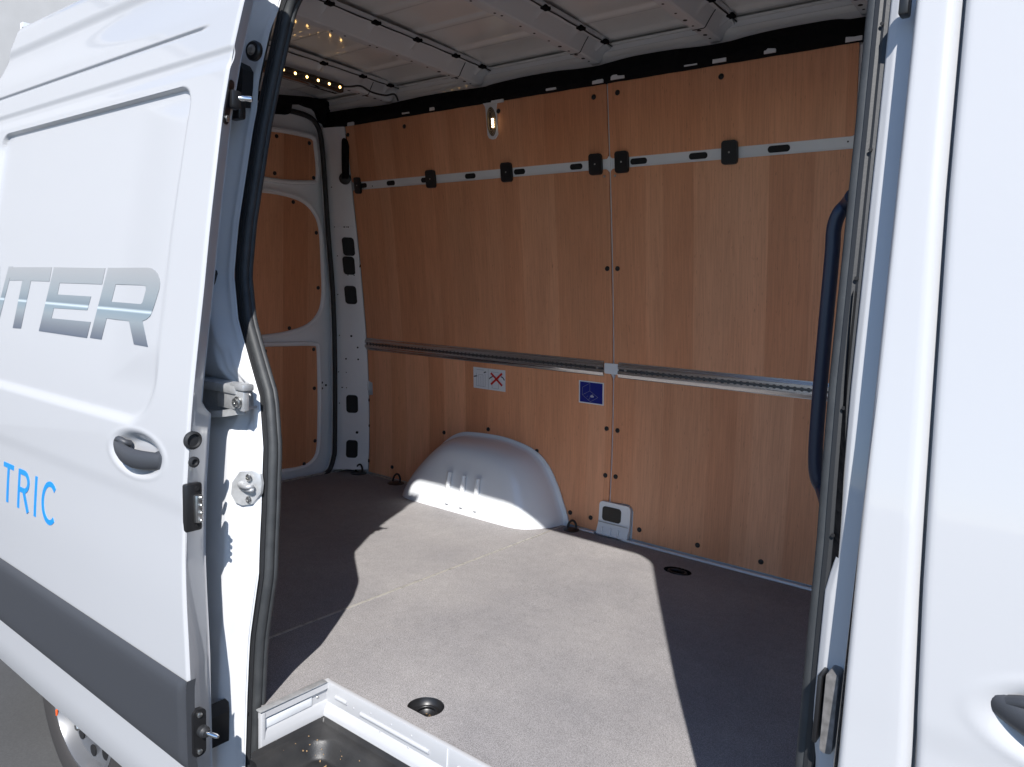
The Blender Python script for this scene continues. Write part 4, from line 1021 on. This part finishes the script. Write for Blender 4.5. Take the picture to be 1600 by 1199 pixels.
# soft black covering above the sheets, ragged upper edge
g = new()
ups = [(-3.36, 1.985), (-3.10, 1.975), (-2.98, 1.950), (-2.86, 1.945), (-2.80, 1.955), (-2.62, 1.968), (-2.45, 1.962), (-2.33, 1.950), (-2.24, 1.945), (-2.18, 1.962), (-2.02, 1.978), (-1.85, 1.972), (-1.76, 1.955), (-1.66, 1.948), (-1.60, 1.962), (-1.50, 1.980), (-1.35, 1.975), (-1.22, 1.953), (-1.12, 1.952), (-1.05, 1.970), (-.95, 1.982), (-.78, 1.978), (-.70, 1.950), (-.5, 1.96), (-.1, 1.97)]
us_ = smooth_path([Vector((a, 0, b)) for a, b in ups], 5)
def pad(i, k):
    x, zt_ = us_[i].x, 1.963+(us_[i].z-1.963)*.35; prof = [(2.618+.006, 1.884), (2.600, 1.889), (2.590, 1.900), (2.588, 1.920), None, None]
    if k == 4: return Vector((x, 2.592, zt_-.008))
    if k == 5: return Vector((x, 2.612, zt_))
    y, z = prof[k]; return Vector((x, y+.002*math.sin(x*31)+.001*math.sin(x*83), z))
grid(g, list(range(len(us_))), list(range(6)), pad); obj('roof_edge_trim', g, M['softblack'], angle=60, recalc=False)
# white tabs that stick out from under it
for (px, py, wd, h) in ((549, 193, .05, .02), (635, 175, .05, .016), (676, 168.5, .03, .022), (862, 137, .05, .018), (778, 158, .07, .016), (935, 127, .05, .016), (966, 119, .06, .020), (1080, 100, .05, .012), (1125, 92, .05, .022), (1204, 78, .04, .020), (1335, 58, .05, .022)):
    q = at(px, py, 'y', 2.598); g = new(); plate(g, [rrect(q.x-wd*.5, q.x+wd*.5, q.z-h*.62, q.z+h*.25, (h*.25, h*.25, 0, 0), 3)], plane_map('y', q.y-.006), .004); obj('wall_tab', g, M['inner'], smooth=False)
# cross ribs
hb = new(); lathe(hb, [(.0075, 0), (.0075, .0012)], (0, 0, 0), (0, 0, -1), 10); hole_big = local_mesh('rib_hole', hb, M['hole'])
hb = new(); lathe(hb, [(.0045, 0), (.0045, .0012)], (0, 0, 0), (0, 0, -1), 10); hole_small = local_mesh('rib_hole', hb, M['hole'])
for xr_ in RIBX:
    g = new()
    sec = [(-.004, 2.034), (0, 1.9655), (.002, 1.9625), (.040, 1.9625), (.046, 1.966), (.060, 1.990), (.078, 2.016), (.086, 2.020), (.098, 2.022), (.098, 2.036)]
    def rib(y, k):
        dx, z = sec[k]; e = sst(2.50, 2.62, y)
        z2 = z+.004*math.sin((y-1.2)*2)*0-.006*(1-((y-YC)/.75)**2)*(0)
        if k in (6, 7, 8): dx += .016*math.exp(-((min(abs(y-yy) for yy in (1.727, 1.941, 2.155, 2.377, 2.546)))/.012)**2)
        if k in (5,): z2 -= 0
        return Vector((xr_+dx*(1-.12*e), y, z2-.012*e*(k in (6, 7, 8))))
    grid(g, lin(1.25, 2.61, 150), list(range(10)), rib)
    f = [g.verts.new(Vector((xr_+dx*.88, 2.61, z))) for dx, z in sec]; g.faces.new(f)
    rb = obj('roof_rib', g, M['rib'], angle=22, recalc=False)
    for y in (1.42, 1.50, 1.60, 1.63, 1.80, 1.86, 1.98, 2.01, 2.12, 2.20, 2.29, 2.36, 2.42, 2.47, 2.52, 2.56):
        r = .0075 if y in (2.36, 2.47, 2.52) else .0045
        mesh_at('rib_hole', hole_big if r > .006 else hole_small, rb, (xr_+.018+(.006 if y in (1.63, 2.01) else 0), y, 1.9628))
    for yy in (1.727, 1.941, 2.155, 2.377, 2.546):
        g = new(); box(g, (xr_+.096, yy, 2.019), (.028, .034, .014), .006); obj('sealant_pad', g, M['softblack'], parent=rb)
    g = new(); tube(g, [Vector((xr_+.093, y, 2.0185+.001*math.sin(y*40))) for y in lin(1.27, 2.61, 40)], .0027, 6, (0, 0, 1)); obj('rib_cable', g, M['rubber'], parent=rb)
    g = new(); tube(g, [Vector((xr_+dx, 2.455, z)) for dx, z in ((.001, 1.9615), (.041, 1.9615), (.047, 1.965), (.061, 1.989), (.079, 2.015))], .0018, 6, (0, 1, 0)); obj('rib_joint', g, M['rubber'], parent=rb)
# LED bar under the rear rib
LX = -2.845
g = new(); box(g, (LX, 1.93, 1.948), (.066, .72, .040), .010, seg=3); LB = obj('led_bar', g, M['ledlens'], angle=50)
g = new(); box(g, (LX-.030, 1.93, 1.9475), (.008, .70, .018), .002); box(g, (LX+.0355, 1.93, 1.960), (.003, .70, .004), .001); obj('led_housing', g, M['plastic'], parent=LB)
lb = new(); bmesh.ops.create_uvsphere(lb, u_segments=10, v_segments=6, radius=.0062); lme = local_mesh('led', lb, M['led'])
ys_led = [at(px, py, 'x', LX+.034).y for px, py in ((443, 100), (462, 105), (480, 110), (497, 115.5), (514.7, 120.6), (531.5, 125.4))]
stepy = (ys_led[-1]-ys_led[0])/5
for k in range(-5, 6): mesh_at('led', lme, LB, (LX+.0315, ys_led[0]+stepy*k, 1.947))
g = new(); tube(g, smooth_path([(LX+.02, 2.28, 1.955), (LX+.04, 2.32, 1.962), (LX+.05, 2.37, 1.975), (LX+.045, 2.44, 1.965), (LX+.05, 2.52, 1.968), (LX+.055, 2.575, 1.985), (LX+.055, 2.60, 1.96)], 6), .0045, 8, (0, 0, 1)); obj('led_cable', g, M['rubber'], parent=LB, angle=80)

# ================================================================== GRAB HANDLE
YG = 1.20
gp = [at(px, py, 'y', YG) for px, py in ((1335, 314), (1324, 319), (1311, 334), (1303, 358), (1300, 400), (1288, 530), (1277, 660), (1274, 720), (1277, 748), (1285, 765), (1296, 776))]
gp[0].y -= .05; gp[-1].y -= .05; gp[0].x += .01; gp[-1].x += .01
g = new(); tube(g, smooth_path(gp, 8), .0108, 14, (0, 1, 0)); obj('grab_handle', g, M['handleblue'], angle=80)

# ================================================================== WHEEL
WX, WZ, WY = -2.43, GROUND+.345, .962
wroot = empty('wheel', (0, 0, 0)); wroot.parent = VAN; wroot.location = Vector((WX, WY, WZ))-BASE
def sub(name, bm, m, angle=40):
    bmesh.ops.translate(bm, vec=-Vector((WX, WY, WZ)), verts=bm.verts); me = local_mesh(name, bm, m, True, angle); o = bpy.data.objects.new(name, me); sc.collection.objects.link(o); o.parent = wroot; return o
g = new(); c0 = (WX, WY, WZ)
lathe(g, [(.222, .004), (.228, -.006), (.245, -.012), (.285, -.016), (.315, -.008), (.332, .008), (.345, .030), (.345, .190), (.325, .215), (.225, .205)], c0, (0, 1, 0), 72, cap=False); sub('tyre', g, M['tyre'])
g = new(); lathe(g, [(.222, .006), (.226, -.006), (.214, -.008), (.208, .004), (.200, .030), (.150, .034), (.110, .010), (.080, .004), (.055, .000), (.050, .018), (.002, .018)], c0, (0, 1, 0), 60, cap=False); lathe(g, [(.215, .01), (.205, .19)], c0, (0, 1, 0), 40, cap=False); sub('rim', g, M['rim'])
for k in range(12):
    a = 2*math.pi*k/12; g = new(); p = Vector((WX+.172*math.cos(a), WY+.0305, WZ+.172*math.sin(a)))
    lathe(g, [(.019, 0), (.019, .003)], p, (0, -1, 0), 16); sub('rim_hole', g, M['hole'])
for k in range(6):
    a = 2*math.pi*k/6+.3; g = new(); lathe(g, [(.014, 0), (.014, .016), (.010, .020)], (WX+.082*math.cos(a), WY+.004, WZ+.082*math.sin(a)), (0, -1, 0), 6); sub('wheel_nut', g, M['steel'])
g = new(); a = R(208); box(g, (WX+.212*math.cos(a), WY-.007, WZ+.212*math.sin(a)), (.008, .006, .022), .002); sub('balance_weight', g, M['orange'])
